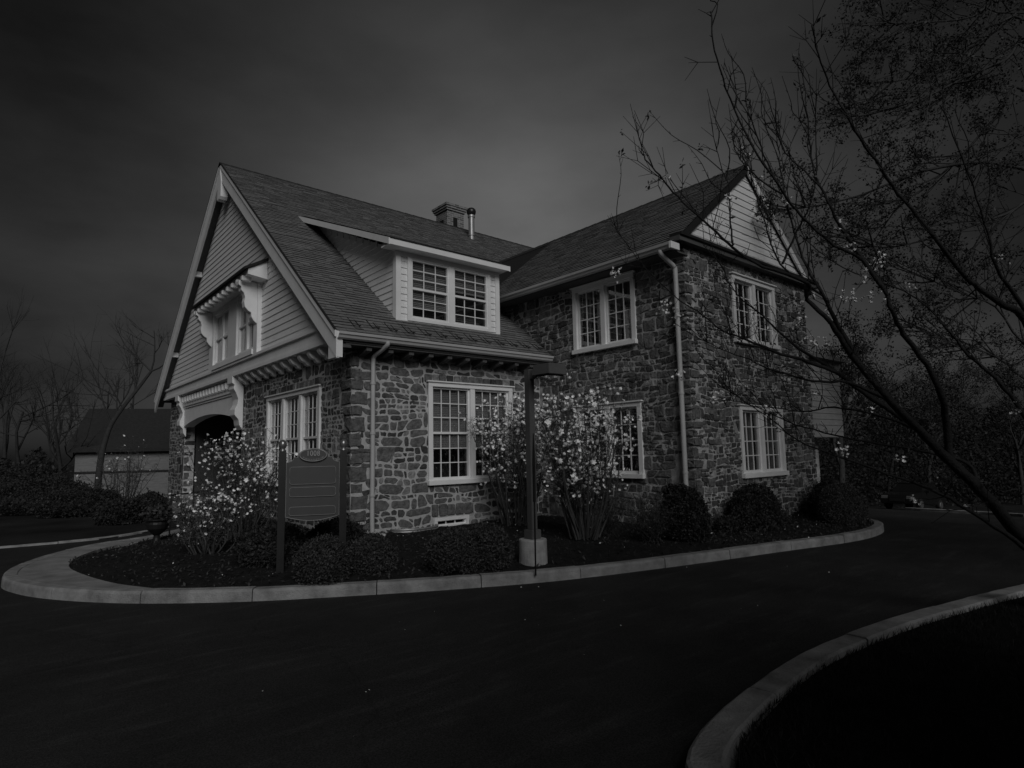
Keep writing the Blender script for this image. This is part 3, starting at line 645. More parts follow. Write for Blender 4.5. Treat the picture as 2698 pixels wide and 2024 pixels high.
def curtains(W, wn, a0, a1, z0, z1, d, frac=.28):
    for s in (0, 1):
        b = MB(); n = 9; wd = (a1-a0)*frac; P = W.P; f = []; v = []
        for i in range(n*3):
            t = i/(n*3-1); a = (a0+.05+wd*t) if s == 0 else (a1-.05-wd*t); q = d-.16+.02*math.sin(i*2.1)
            v += [P(a, z0+.05, q), P(a, z1-.05, q)]
        for i in range(n*3-1): f.append((2*i, 2*i+2, 2*i+3, 2*i+1))
        b.add(v, f); b.build('curtain', M['curtain'], wn, HO, fix=False, smooth=True)
for a0, a1 in ((14.52, 15.19), (15.19, 15.86), (16.58, 17.26), (17.26, 17.95)):
    wn = sash_window(GWL, a0, a1, BZ1+.12, 5.55, 1, (1, 1), -.05, frame=.06, depth=.8); curtains(GWL, wn, a0, a1, BZ1+.1, 5.5, -.05, .2)
# hood roof, dentils and scroll brackets
HX = 4.02
b = MB(); b.hexa([(HX, 13.80, 5.80), (XS+.05, 13.86, 6.12), (XS+.05, 18.72, 6.12), (HX, 18.78, 5.80), (HX, 13.80, 5.86), (XS+.05, 13.86, 6.20), (XS+.05, 18.72, 6.20), (HX, 18.78, 5.86)]); hood = hp(b, 'window_hood', M['roofedge'])
b = MB(); b.hexa([(HX+.10, 13.86, 5.72), (XS, 13.86, 5.66), (XS, 18.70, 5.66), (HX+.10, 18.70, 5.72), (HX+.10, 13.86, 5.84), (XS, 13.9, 6.09), (XS, 18.66, 6.09), (HX+.10, 18.70, 5.84)]); hp(b, 'hood_fascia', M['white'], hood)
for k in range(12):
    y = 14.15+k*.39; b = MB(); b.box(HX+.04, HX+.26, y-.06, y+.06, 5.62, 5.735); hp(b, 'dentil', M['white'], hood, bevel=.012)
scroll = [(0, 5.66), (.42, 5.66), (.42, 5.56), (.36, 5.52), (.36, 5.44), (.30, 5.38), (.27, 5.28), (.29, 5.18), (.27, 5.06), (.20, 4.98), (.13, 4.94), (.12, 4.84), (.07, 4.76), (0, 4.70)]
for y in (14.28, 18.10):
    b = MB(); b.prism([(XWF-d, y, z) for d, z in scroll], [(XWF-d, y+.2, z) for d, z in scroll]); hp(b, 'scroll_bracket', M['white'], bevel=.006)
# --- porch: arch fascia, big brackets, dark recess, steps
AX = XG-.10; n = 22; y0, y1 = 16.55, 22.05; low = []
for i in range(n+1):
    t = i/n; low.append((y0+(y1-y0)*t, 2.64+.24*math.sin(math.pi*t)**.8))
ring = low+[(y1, BZ0-.005), (y0, BZ0-.005)]
b = MB()
for i in range(n):
    (ya, za), (yb, zb) = low[i], low[i+1]; b.hexa([(AX, ya, za), (AX+.3, ya, za), (AX+.3, yb, zb), (AX, yb, zb), (AX, ya, BZ0-.004), (AX+.3, ya, BZ0-.004), (AX+.3, yb, BZ0-.004), (AX, yb, BZ0-.004)])
hp(b, 'porch_arch', M['white'])
b = MB(); b.box(AX-.06, AX+.0, 16.6, 22.0, 3.30, 3.36); b.box(AX-.03, AX, 16.6, 22.0, 3.24, 3.30); hp(b, 'arch_moulding', M['white'])
for k in range(17):
    y = 16.72+k*.32; b = MB(); b.box(AX-.13, AX, y-.06, y+.06, 3.42, 3.60); hp(b, 'dentil', M['white'], bevel=.015)
big = [(0, 3.68), (.28, 3.68), (.28, 3.50), (.22, 3.46), (.24, 3.36), (.18, 3.26), (.12, 3.10), (.14, 2.96), (.20, 2.84), (.20, 2.70), (.10, 2.58), (.08, 2.44), (0, 2.32)]
for y in (16.12, 22.05):
    b = MB(); b.prism([(XG-.02-d, y, z) for d, z in big], [(XG-.02-d, y+.44, z) for d, z in big]); hp(b, 'porch_bracket', M['white'], bevel=.008)
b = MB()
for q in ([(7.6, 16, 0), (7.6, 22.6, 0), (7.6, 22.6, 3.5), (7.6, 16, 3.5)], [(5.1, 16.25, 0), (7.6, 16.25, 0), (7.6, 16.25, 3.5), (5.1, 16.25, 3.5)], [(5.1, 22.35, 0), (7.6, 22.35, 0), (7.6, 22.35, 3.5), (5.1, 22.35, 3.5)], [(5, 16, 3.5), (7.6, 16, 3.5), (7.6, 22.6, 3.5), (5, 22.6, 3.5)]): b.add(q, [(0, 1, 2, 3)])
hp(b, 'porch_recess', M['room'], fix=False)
b = MB(); b.box(7.5, 7.58, 18.6, 19.7, .3, 2.4); dr = hp(b, 'door', M['door'])
for zz in (.45, 1.5):
    b = MB(); b.box(7.47, 7.5, 18.75, 19.55, zz, zz+.8); hp(b, 'door_panel', M['door'], dr)
b = MB(); b.box(7.42, 7.5, 18.66, 18.72, 1.25, 1.35); hp(b, 'handle', M['brass'], dr)
b = MB(); b.box(4.75, 7.6, 16.26, 22.34, -.02, .34); hp(b, 'porch_floor', M['concrete'])
for k, (x0, z1) in enumerate(((4.45, .24), (4.15, .14))):
    b = MB(); b.box(x0, x0+.30, 16.5, 22.1, -.02, z1); hp(b, 'step', M['concrete'], bevel=.012)
# --- eave of the left wing: fascia, soffit, rafter tails, gutter, snow guards
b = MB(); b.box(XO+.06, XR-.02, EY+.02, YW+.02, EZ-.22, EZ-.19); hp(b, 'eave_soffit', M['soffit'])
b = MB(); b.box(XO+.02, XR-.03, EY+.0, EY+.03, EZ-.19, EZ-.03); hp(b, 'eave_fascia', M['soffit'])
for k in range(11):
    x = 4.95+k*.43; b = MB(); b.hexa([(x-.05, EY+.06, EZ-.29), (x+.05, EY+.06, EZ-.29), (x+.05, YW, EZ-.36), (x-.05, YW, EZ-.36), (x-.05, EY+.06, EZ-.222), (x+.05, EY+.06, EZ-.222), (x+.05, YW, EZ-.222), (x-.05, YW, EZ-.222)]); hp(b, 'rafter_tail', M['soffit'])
def gutter(p0, p1, out):
    p0, p1, out = np.array(p0, float), np.array(p1, float), np.array(out, float); b = MB()
    pr = [(0, 0), (0, -.11), (.05, -.125), (.085, -.10), (.10, -.06), (.125, -.045), (.13, 0), (.118, 0), (.112, -.035), (.09, -.05), (.075, -.09), (.045, -.108), (.012, -.10), (.012, 0)]
    b.prism([tuple(p0+out*o+np.array([0, 0, z])) for o, z in pr], [tuple(p1+out*o+np.array([0, 0, z])) for o, z in pr]); return hp(b, 'gutter', M['gutter'])
gutter((XO-.12, EY-.003, EZ-.03), (XR-.06, EY-.003, EZ-.03), (0, -1, 0))
gutter((ERX-.003, YR-.05, ERZ-.03), (ERX-.003, YW+2.0, ERZ-.03), (-1, 0, 0))
b = MB(); b.box(XO-.12, XO-.02, EY-.03, EY+.32, EZ-.46, EZ-.14); hp(b, 'eave_return', M['white'])
for k in range(13):                          # wire snow guards
    x = 4.72+k*.365; ya = EY+.42; yb = EY+.08; nrm = np.array([0, -SL, 1])/math.hypot(SL, 1)
    P0 = lambda dx, y, h: np.array([x+dx, y, roofz(y)])+nrm*h
    b = MB(); b.tube([P0(-.02, ya, .012), P0(-.02, yb+.10, .02), P0(-.01, yb+.03, .075), P0(.07, yb+.03, .075), P0(.09, yb+.10, .02), P0(.09, ya-.05, .012)], .0085, 5); hp(b, 'snow_guard', M['iron'])
# downspouts
def pipe(pts, r, name='downspout'):
    b = MB(); b.tube(catmull(pts, 5), r, 10); d = hp(b, name, M['gutter'], smooth=True); return d
d1 = pipe([(5.24, EY-.07, EZ-.12), (5.24, EY-.05, EZ-.18), (5.20, EY+.14, EZ-.27), (5.175, YW-.13, EZ-.33), (5.17, YW-.085, EZ-.42), (5.17, YW-.085, EZ-.7), (5.17, YW-.085, 1.6), (5.17, YW-.085, .32), (5.19, YW-.16, .25), (5.30, YW-.32, .22)], .042)
d2 = pipe([(ERX-.07, 6.28, ERZ-.12), (ERX-.05, 6.28, ERZ-.18), (ERX+.12, 6.26, ERZ-.28), (XR-.13, 6.24, ERZ-.36), (XR-.085, 6.24, ERZ-.46), (XR-.085, 6.24, 4), (XR-.085, 6.24, 2), (XR-.085, 6.24, .32)], .045)
for dd, c, zs in ((d1, (5.17, YW-.05), (.9, 2.0, 2.9)), (d2, (XR-.05, 6.24), (1.2, 2.6, 4.0))):
    for zz in zs: b = MB(); b.lathe((c[0] if dd is d1 else c[0]-.035, c[1]-.035 if dd is d1 else c[1], zz), [(.052, 0), (.052, .04)], 10); hp(b, 'strap', M['gutter'], dd)
# --- dormer
DY, DX0, DX1, DZ0, DZ1 = 10.22, 5.80, 8.36, 4.14, 5.64
DEY, DEZ, DBY, DBZ = 9.95, 5.74, 14.55, 7.62; DS = (DBZ-DEZ)/(DBY-DEY)
b = MB()
for xa, xb in ((DX0+.02, DX0+.10), (DX1-.10, DX1-.02)): b.hexa([(xa, DY+.02, DZ0), (xb, DY+.02, DZ0), (xb, 14.4, 7.2), (xa, 14.4, 7.2), (xa, DY+.02, DZ1), (xb, DY+.02, DZ1), (xb, 14.4, 7.45), (xa, 14.4, 7.45)])
for xa, xb in ((DX0+.10, 6.05), (8.11, DX1-.10)): b.box(xa, xb, DY+.021, DY+.10, DZ0+.01, DZ1-.01)
dorm = hp(b, 'dormer', M['white2'])
z = DZ0+.05
while z < 7.3:                               # left cheek boards
    z1 = z+.132; yr0 = EY+(z-EZ)/SL+.0; yr1 = EY+(z1-EZ)/SL
    yt = DEY+(z1-DEZ+.14)/DS if z1 > DEZ-.14 else DY+.05
    yf = max(DY+.06, yt)
    if yr0 > yf+.05: clap(dorm, yf, yf, yr0+.03, max(yr1+.03, yf+.01), z, z1+.004, DX0+.02)
    z += .132
OWD = (6.12, 8.04, 4.30, 5.50)
z = DZ0+.10
while z < DZ1-.1:
    for a0, a1 in ((DX0+.09, OWD[0]-.08), (OWD[1]+.08, DX1-.09)): clap(dorm, a0, a0, a1, a1, z, z+.136, DY+.02, 'y')
    z += .132
WD = Wall('y', DY)
b = MB(); WD.box(b, DX0-.02, DX0+.09, DZ0-.02, DZ1+.02, -.1, .03); hp(b, 'corner_board', M['white'], dorm)
b = MB(); WD.box(b, DX1-.09, DX1+.02, DZ0-.1, DZ1+.02, -.1, .03); hp(b, 'corner_board', M['white'], dorm)
b = MB(); WD.box(b, DX0+.09, DX1-.09, DZ0-.03, DZ0+.10, -.1, .026); hp(b, 'base_board', M['white'], dorm)
b = MB(); WD.box(b, DX0+.09, DX1-.09, DZ1-.12, DZ1+.03, -.1, .022); hp(b, 'frieze_board', M['white'], dorm)
b = MB()
for a0, a1 in ((OWD[0]-.08, OWD[0]), (OWD[1], OWD[1]+.08), (7.02, 7.14)): WD.box(b, a0, a1, DZ0+.10, DZ1-.12, -.05, .045)
WD.box(b, OWD[0], OWD[1], OWD[3], DZ1-.121, -.05, .042); WD.box(b, OWD[0], OWD[1], DZ0+.1, OWD[2], -.05, .05)
hp(b, 'window_casing', M['white'], dorm)
for (a0, a1), reflect_blind in zip(((OWD[0], 7.02), (7.14, OWD[1])), (.22, .62)): sash_window(WD, a0, a1, OWD[2], OWD[3], 3, (3, 3), .03, frame=.035, mun=.016, blind=reflect_blind)  # blinds added here, their grey standing in for the reflection in the panes
# dormer roof and fascias
e0 = np.array((5.50, DEY, DEZ)); e1 = np.array((8.45, DEY, DEZ)); r0 = np.array((5.50, DBY, DBZ)); r1 = np.array((8.45, DBY, DBZ))
dr_ = slope_roof('dormer_roof', e0, e1, r0, r1, .10, M['roofedge'], seed=9)
b = MB(); b.box(5.50, 8.45, DEY-.03, DEY+.0, DEZ-.135, DEZ-.02); hp(b, 'dormer_fascia', M['white'])
for x0, x1 in ((5.47, 5.50), (8.45, 8.48)):
    b = MB(); b.hexa([(x0, DEY-.03, DEZ-.145), (x1, DEY-.03, DEZ-.145), (x1, DBY, DBZ-.135), (x0, DBY, DBZ-.135), (x0, DEY-.03, DEZ-.015), (x1, DEY-.03, DEZ-.015), (x1, DBY, DBZ-.005), (x0, DBY, DBZ-.005)]); hp(b, 'dormer_rake', M['white'])
b = MB(); b.box(5.49, 8.47, DEY-.05, DEY+.02, DEZ-.018, DEZ+.006); hp(b, 'drip_edge', M['roofedge'])
b = MB(); b.hexa([(5.5, DEY, DEZ-.125), (8.45, DEY, DEZ-.125), (8.45, DY+.05, DEZ-.13), (5.5, DY+.05, DEZ-.13), (5.5, DEY, DEZ-.105), (8.45, DEY, DEZ-.105), (8.45, DY+.05, DEZ-.10), (5.5, DY+.05, DEZ-.10)]); hp(b, 'dormer_soffit', M['white'])
# --- right wing gable end and eave
GZ = 5.46
b = MB(); hw = (RZ-.12-GZ)/SR
tri = [(RX-hw, GZ), (RX+hw, GZ), (RX, RZ-.12)]
b.prism([(x, YR+.03, z) for x, z in tri], [(x, YR+.2, z) for x, z in tri]); g2 = hp(b, 'gable_wall', M['white2'])
z = GZ
while z < RZ-.3:
    z1 = z+.152; ha, hb = (RZ-.13-z)/SR, max((RZ-.13-z1)/SR, .02); clap(g2, RX-ha, RX-hb, RX+ha, RX+hb, z, z1, YR+.03, 'y'); z += .148
for sgn in (-1, 1):
    b = MB(); xE, zE = RX+sgn*(RX-ERX), ERZ; q = [(RX, RZ-.20), (xE, zE-.20), (xE, zE-.03), (RX, RZ-.03)]
    b.prism([(x, YR-.07, z) for x, z in q], [(x, YR-.035, z) for x, z in q]) if sgn > 0 else b.prism([(x, YR-.035, z+.0) for x, z in [(RX, RZ-.10), (xE, zE-.10), (xE, zE-.03), (RX, RZ-.03)]], [(x, YR-.062, z) for x, z in [(RX, RZ-.10), (xE, zE-.10), (xE, zE-.03), (RX, RZ-.03)]])
    hp(b, 'bargeboard', M['white'] if sgn > 0 else M['roofedge'])
b = MB(); b.box(RX-hw-.30, RX+hw+.3, YR-.20, YR+.05, GZ-.05, GZ-.0); hp(b, 'gable_ledge', M['roofedge'])
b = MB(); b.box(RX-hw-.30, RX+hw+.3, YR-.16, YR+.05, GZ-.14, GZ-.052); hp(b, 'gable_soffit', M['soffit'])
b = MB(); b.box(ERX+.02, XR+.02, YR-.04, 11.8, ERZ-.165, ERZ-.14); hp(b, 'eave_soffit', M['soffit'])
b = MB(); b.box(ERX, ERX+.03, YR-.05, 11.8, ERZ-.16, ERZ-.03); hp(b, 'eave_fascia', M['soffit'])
b = MB(); b.box(ERX-.14, ERX+.12, YR-.10, YR-.055, ERZ-.15, ERZ-.03); hp(b, 'eave_return', M['white'])
# --- stone-wall windows
def stone_window(W, op, units, cols, rows, casing=.075, blind=None, curt=False):
    a0, a1, z0, z1 = op; b = MB()
    W.box(b, a0-.02, a0+casing, z0+.06, z1-.075, -.14, .045); W.box(b, a1-casing, a1+.02, z0+.06, z1-.075, -.14, .045)
    W.box(b, a0-.02, a1+.02, z1-.075, z1+.01, -.14, .05); W.box(b, a0-.06, a1+.06, z1+.01, z1+.035, -.10, .085)
    inn0, inn1 = a0+casing, a1-casing; mull = .11; wdt = (inn1-inn0-mull*(units-1))/units; spans = []
    for k in range(units):
        s0 = inn0+k*(wdt+mull); spans.append((s0, s0+wdt))
        if k: W.box(b, s0-mull, s0, z0+.06, z1-.075, -.14, .035)
    hp(b, 'window_casing', M['white'])
    b = MB(); W.box(b, a0-.04, a1+.04, z0-.03, z0+.06, -.14, .09); hp(b, 'sill', M['white'], bevel=.006)
    for k, (s0, s1) in enumerate(spans):
        wn = sash_window(W, s0, s1, z0+.06, z1-.075, cols, rows, -.01, frame=.04, mun=.017, depth=.6, blind=blind)
        if curt: curtains(W, wn, s0, s1, z0, z1, -.02)
stone_window(W1, OW1, 2, 4, (3, 3), blind=.36)
stone_window(W2, OW2, 3, 4, (3, 3))
stone_window(W3, OW3u, 2, 3, (4, 0), curt=True)
stone_window(W3, OW3l, 2, 3, (4, 0))
stone_window(W4, OW4u, 2, 3, (4, 0))
stone_window(W4, OW4l, 2, 3, (4, 0), curt=True)
for a0, a1, z0, z1 in CEL:
    b = MB(); W1.box(b, a0, a1, z1-.06, z1, -.12, .02); W1.box(b, a0, a1, z0, z0+.13, -.12, .02); W1.box(b, a0, a0+.07, z0+.13, z1-.06, -.12, .018); W1.box(b, a1-.07, a1, z0+.13, z1-.06, -.12, .018); hp(b, 'cellar_window_frame', M['white'])
    sash_window(W1, a0+.07, a1-.07, z0+.13, z1-.06, 3, (1, 0), -.02, frame=.015, mun=.02, depth=.4)
# white bay on the far side of the right wing
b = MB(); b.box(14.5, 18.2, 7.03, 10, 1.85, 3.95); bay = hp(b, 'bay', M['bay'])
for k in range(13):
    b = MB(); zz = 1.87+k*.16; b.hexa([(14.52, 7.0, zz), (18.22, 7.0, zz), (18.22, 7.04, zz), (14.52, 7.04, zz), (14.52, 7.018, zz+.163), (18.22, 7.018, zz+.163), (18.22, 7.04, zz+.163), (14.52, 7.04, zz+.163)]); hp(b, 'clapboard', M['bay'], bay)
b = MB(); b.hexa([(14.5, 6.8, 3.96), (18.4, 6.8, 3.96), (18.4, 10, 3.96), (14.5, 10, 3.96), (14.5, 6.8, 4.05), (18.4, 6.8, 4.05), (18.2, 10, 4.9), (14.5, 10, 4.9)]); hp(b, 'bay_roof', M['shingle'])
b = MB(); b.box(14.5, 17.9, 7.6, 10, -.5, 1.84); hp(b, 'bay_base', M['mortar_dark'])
# --- chimney and vent pipe on the roof
CX, CY, CZ = 12.30, 17.75, 10.52
b = MB(); b.box(CX-.36, CX+.36, CY-.36, CY+.36, 8.6, CZ-.18); ch = hp(b, 'chimney', M['brick'])
for k, (e, z0, z1) in enumerate(((.05, CZ-.18, CZ-.11), (.09, CZ-.11, CZ-.03), (.12, CZ-.03, CZ+.04))):
    b = MB(); b.box(CX-.36-e, CX+.36+e, CY-.36-e, CY+.36+e, z0, z1); hp(b, 'chimney_cap', M['brick'], ch)
b = MB(); b.lathe((CX, CY, CZ+.04), [(.12, 0), (.12, .10), (.14, .10), (.14, .16)], 14); hp(b, 'chimney_pot', M['black'], ch)
b = MB(); b.box(CX-.11, CX+.05, CY-.367, CY-.40, CZ-1.05, CZ-.42); b.box(CX-.367, CX-.40, CY-.15, CY+.15, CZ-.80, CZ-.50); hp(b, 'flue_slot', M['black'], ch)
VP = (12.25, 16.37, 8.95)
b = MB(); b.lathe(VP, [(.105, -.15), (.105, .16), (.13, .17), (.13, .21), (.105, .22), (.105, .82), (.13, .83), (.13, .90), (.105, .91)], 16); vp_ = hp(b, 'vent_pipe', M['metal'], smooth=False)
b = MB(); b.lathe((VP[0], VP[1], VP[2]+.91), [(.10, 0), (.155, .06), (.165, .13), (.15, .20), (.10, .25), (.03, .27)], 16); hp(b, 'vent_cap', M['black'], vp_, smooth=True)

# ------------------------------------------------------------------ sign
SLp, SRp = np.array((2.89, 8.04)), np.array((3.585, 7.716)); sd_ = (SRp-SLp)/np.linalg.norm(SRp-SLp); sn = np.array((sd_[1], -sd_[0]))
if sn@(-SLp) < 0: sn = -sn
SW = np.linalg.norm(SRp-SLp); so = (SLp[0], SLp[1], .1); sign = empty('house_sign', so)
tag(sign, 'dark arched sign board numbered 1008 between two black posts', 'sign')
def SP(u, z, d=0): p = SLp+sd_*u+sn*d; return (p[0], p[1], z)
def sbox(b, u0, u1, z0, z1, d0, d1): b.hexa([SP(u0, z0, d0), SP(u1, z0, d0), SP(u1, z0, d1), SP(u0, z0, d1), SP(u0, z1, d0), SP(u1, z1, d0), SP(u1, z1, d1), SP(u0, z1, d1)])
for u in (0, SW):
    b = MB(); sbox(b, u-.045, u+.045, 0, 1.70, -.045, .045); po = b.build('post', M['black'], sign, so, bevel=.006)
    c = SP(u, 1.70); b = MB(); b.lathe(c, [(.042, 0), (.042, .02), (.03, .03), (.03, .045), (.042, .06), (.05, .09), (.045, .125), (.028, .15), (.008, .16)], 14); b.build('finial', M['brass'], po, so, smooth=True)
def sign_outline(g):
    u0, u1 = .05+g, SW-.05-g; uc = SW/2; zt = 1.56-g; L = [(u0, .86+g)]
    for k in range(1, 12): t = k/12; L.append((u0+(u1-u0)*t, .86+g-.058*math.sin(math.pi*t)))
    L += [(u1, .86+g), (u1, zt)]
    for k in range(1, 6): a = k/6*math.pi/2; L.append((u1-.09*math.sin(a), zt+.06*(1-math.cos(a))))
    L += [(u1-.09, zt+.065), (u1-.14, zt+.065)]
    for k in range(1, 10): a = k/10*math.pi; L.append((uc+(u1-.14-uc)*math.cos(a), zt+.075+.105*math.sin(a)))
    L += [(u0+.14, zt+.065), (u0+.09, zt+.065)]
    for k in range(5, 0, -1): a = k/6*math.pi/2; L.append((u0+.09*math.sin(a), zt+.06*(1-math.cos(a))))
    L.append((u0, zt)); return L
ol = sign_outline(0)
b = MB(); b.prism([SP(u, z, -.02) for u, z in ol], [SP(u, z, .02) for u, z in ol]); board = b.build('sign_board', M['sign'], sign, so)
b = MB(); b.tube([SP(u, z, .02) for u, z in ol+ol[:1]], .0045, 5, False); b.build('edge_trim', M['signtrim'], board, so)
def rrect(u0, u1, z0, z1, r):
    L = []
    for cx_, cz_, a0 in ((u1-r, z0+r, -90), (u1-r, z1-r, 0), (u0+r, z1-r, 90), (u0+r, z0+r, 180)):
        for k in range(5): a = R_(a0+k*22.5); L.append((cx_+r*math.cos(a), cz_+r*math.sin(a)))
    return L
for z0, z1 in ((1.275, 1.50), (1.115, 1.235), (.875, .985)):
    rr = rrect(.095, SW-.095, z0, z1, .03)
    b = MB(); b.prism([SP(u, z, .018) for u, z in rr], [SP(u, z, .034) for u, z in rr]); pn = b.build('name_panel', M['sign'], sign, so)
    b = MB(); b.tube([SP(u, z, .034) for u, z in rr+rr[:1]], .0032, 5, False); b.build('panel_trim', M['signtrim'], pn, so)
oc = (SW/2, 1.652); ova = [(oc[0]+.168*math.cos(a), oc[1]+.080*math.sin(a)) for a in np.linspace(0, 2*math.pi, 40)[:-1]]
b = MB(); b.prism([SP(u, z, .018) for u, z in ova], [SP(u, z, .05) for u, z in ova]); plq = b.build('number_plaque', M['sign'], sign, so)
b = MB(); b.tube([SP(u, z, .05) for u, z in ova+ova[:1]], .006, 6, False); b.build('plaque_rim', M['signtrim'], plq, so)
tcv = bpy.data.curves.new('numerals', 'FONT'); tcv.body = '1008'; tcv.size = .098; tcv.align_x = 'CENTER'; tcv.align_y = 'CENTER'; tcv.extrude = .006; tcv.space_character = 1.12
to = bpy.data.objects.new('tmp', tcv); col.objects.link(to); dg = bpy.context.evaluated_depsgraph_get()
me = bpy.data.meshes.new_from_object(to.evaluated_get(dg)); bpy.data.objects.remove(to)
for v_ in me.vertices:
    x, y, z = v_.co; v_.co = Vector(SP(oc[0]+x*.8, oc[1]+.020+y, .056+z))-Vector(so)
me.materials.clear(); link('numerals', me, M['signlite'], plq)
b = MB()                                    # small worn raised lettering along the lower arc (not legible in the photograph)
for k in range(15):
    a = R_(205+k*9.3); u, z = oc[0]+.137*math.cos(a), oc[1]+.058*math.sin(a); hgt = .010+.004*math.sin(k*5); sbox(b, u-.003, u+.003, z-hgt, z+hgt*.6, .049, .054)
b.build('worn_lettering', M['signtrim'], plq, so)

# ------------------------------------------------------------------ lamp post, stake, urn, railing
lp = (5.64, 6.24, .12); lamp = empty('lamp_post', lp); tag(lamp, 'square bronze lamp post with box head on round concrete footing', 'lamp post')
b = MB(); b.lathe(lp, [(.195, -.1), (.19, .33), (.185, .345), (.17, .35)], 28); b.build('footing', M['oldconc'], lamp, lp, smooth=False)
b = MB(); b.box(lp[0]-.085, lp[0]+.085, lp[1]-.085, lp[1]+.085, .47, .59); b.build('base_cover', M['lamp'], lamp, lp, bevel=.008)
b = MB(); b.box(lp[0]-.05, lp[0]+.05, lp[1]-.05, lp[1]+.05, .59, 2.78); b.build('pole', M['lamp'], lamp, lp, bevel=.005)
b = MB(); b.box(lp[0]-.04, lp[0]+.04, lp[1]-.24, lp[1]-.05, 2.64, 2.76); b.build('arm', M['lamp'], lamp, lp)
b = MB(); b.hexa([(lp[0]-.17, lp[1]-.58, 2.655), (lp[0]+.17, lp[1]-.58, 2.655), (lp[0]+.17, lp[1]-.24, 2.655), (lp[0]-.17, lp[1]-.24, 2.655), (lp[0]-.155, lp[1]-.565, 2.80), (lp[0]+.155, lp[1]-.565, 2.80), (lp[0]+.155, lp[1]-.255, 2.80), (lp[0]-.155, lp[1]-.255, 2.80)]); hd = b.build('lamp_head', M['lamp'], lamp, lp, bevel=.006)
b = MB(); b.box(lp[0]-.13, lp[0]+.13, lp[1]-.54, lp[1]-.28, 2.635, 2.654); b.build('lens', M['carglass'], hd, lp)
tp = at(1405, 1142, 7.45); bs = np.array((5.26, 5.78, .1)); k_ = [bs, bs*.62+tp*.38, bs*.3+tp*.7, tp]
st = empty('garden_stake', bs); tag(st, 'thin black stake leaning in the bed in front of lamp post', 'stake')
b = MB(); b.tube(k_[:3], [.011, .011, .010], 6); b.build('rod', M['stake'], st, bs)
b = MB(); b.tube([k_[1]*.55+k_[2]*.45, k_[2]*.7+k_[3]*.3, k_[3]], [.018, .02, .006], 8); b.build('sleeve', M['stake'], st, bs)
uo = (2.32, 12.62, .12); urn = empty('planter_urn', uo); tag(urn, 'black iron urn planter beside the curving sidewalk', 'urn')
b = MB(); b.lathe(uo, [(.13, 0), (.13, .04), (.07, .07), (.05, .12), (.05, .16), (.10, .20), (.17, .28), (.19, .36), (.18, .40), (.215, .43), (.215, .45), (.18, .45)], 18); b.build('bowl', M['iron'], urn, uo, smooth=False)
c_ = np.array(uo)+np.array([0, 0, .52])+rng.normal(size=(500, 3))*[.10, .10, .07]; v, f = leaf_quads(c_-np.array(uo), .045, rng); link('foliage', npmesh('foliage', v, f), M['leaf2'], urn)
ro_ = (2.72, 13.62, .12); rail = empty('handrail', ro_); tag(rail, 'thin black iron handrail beside the walk near porch', 'handrail')
rp = [np.array((2.72, 13.62, .12)), np.array((3.25, 14.15, .12)), np.array((3.85, 14.75, .12))]
for p in rp: b = MB(); b.tube([p, p+np.array([0, 0, .82])], .014, 8); b.build('baluster', M['iron'], rail, ro_)
for hh in (.80, .42): b = MB(); b.tube([p+np.array([0, 0, hh]) for p in rp], .016, 8); b.build('rail_bar', M['iron'], rail, ro_)
# corrugated window well at the wall foot
b = MB(); wc = (6.05, 9.98); pts = [(wc[0]+.48*math.cos(a), wc[1]-.30*math.sin(a)) for a in np.linspace(0, math.pi, 17)]
ws = (wc[0], wc[1], .12); ww = empty('window_well', ws); tag(ww, 'low curved metal window well against the stone wall foot', 'window well')
for k in range(3): b.tube([(x, y, .20+.04*k) for x, y in pts], .022, 6)
b.build('corrugated_wall', M['metal'], ww, ws, smooth=True)

# ------------------------------------------------------------------ shrubs
def tubes_obj(name, T, m, parent, org, n=4):
    b = MB()
    for pts, rad in T: b.tube(pts, rad, n if rad[0] > .006 else 3, False)
    V = np.array(b.V)-np.array(org); o = link(name, npmesh(name, V, np.array(b.F)), m, parent, smooth=True)
    if name in ('twigs', 'crown'): stuff(o)
    return o
def petals(C, rg, size=.044):
    V = []
    for c in C:
        up = rg.normal(size=3)*.5+np.array([0, 0, .8]); up /= np.linalg.norm(up); a = np.cross(up, rg.normal(size=3)); a /= np.linalg.norm(a); b = np.cross(up, a); n = rg.integers(5, 9); op = rg.uniform(.25, .95); s = size*rg.uniform(.65, 1.25)
        for k in range(n):
            th = 6.283*k/n+rg.normal()*.2; d = math.cos(th)*a+math.sin(th)*b; d = d*op+up*(1-op*.55); d /= np.linalg.norm(d); t = np.cross(d, up); t /= (np.linalg.norm(t)+1e-6); wv = s*.36
            V += [c, c+d*s*.6+t*wv, c+d*s*1.15, c+d*s*.6-t*wv]
    return np.array(V), np.arange(len(V)).reshape(-1, 4)
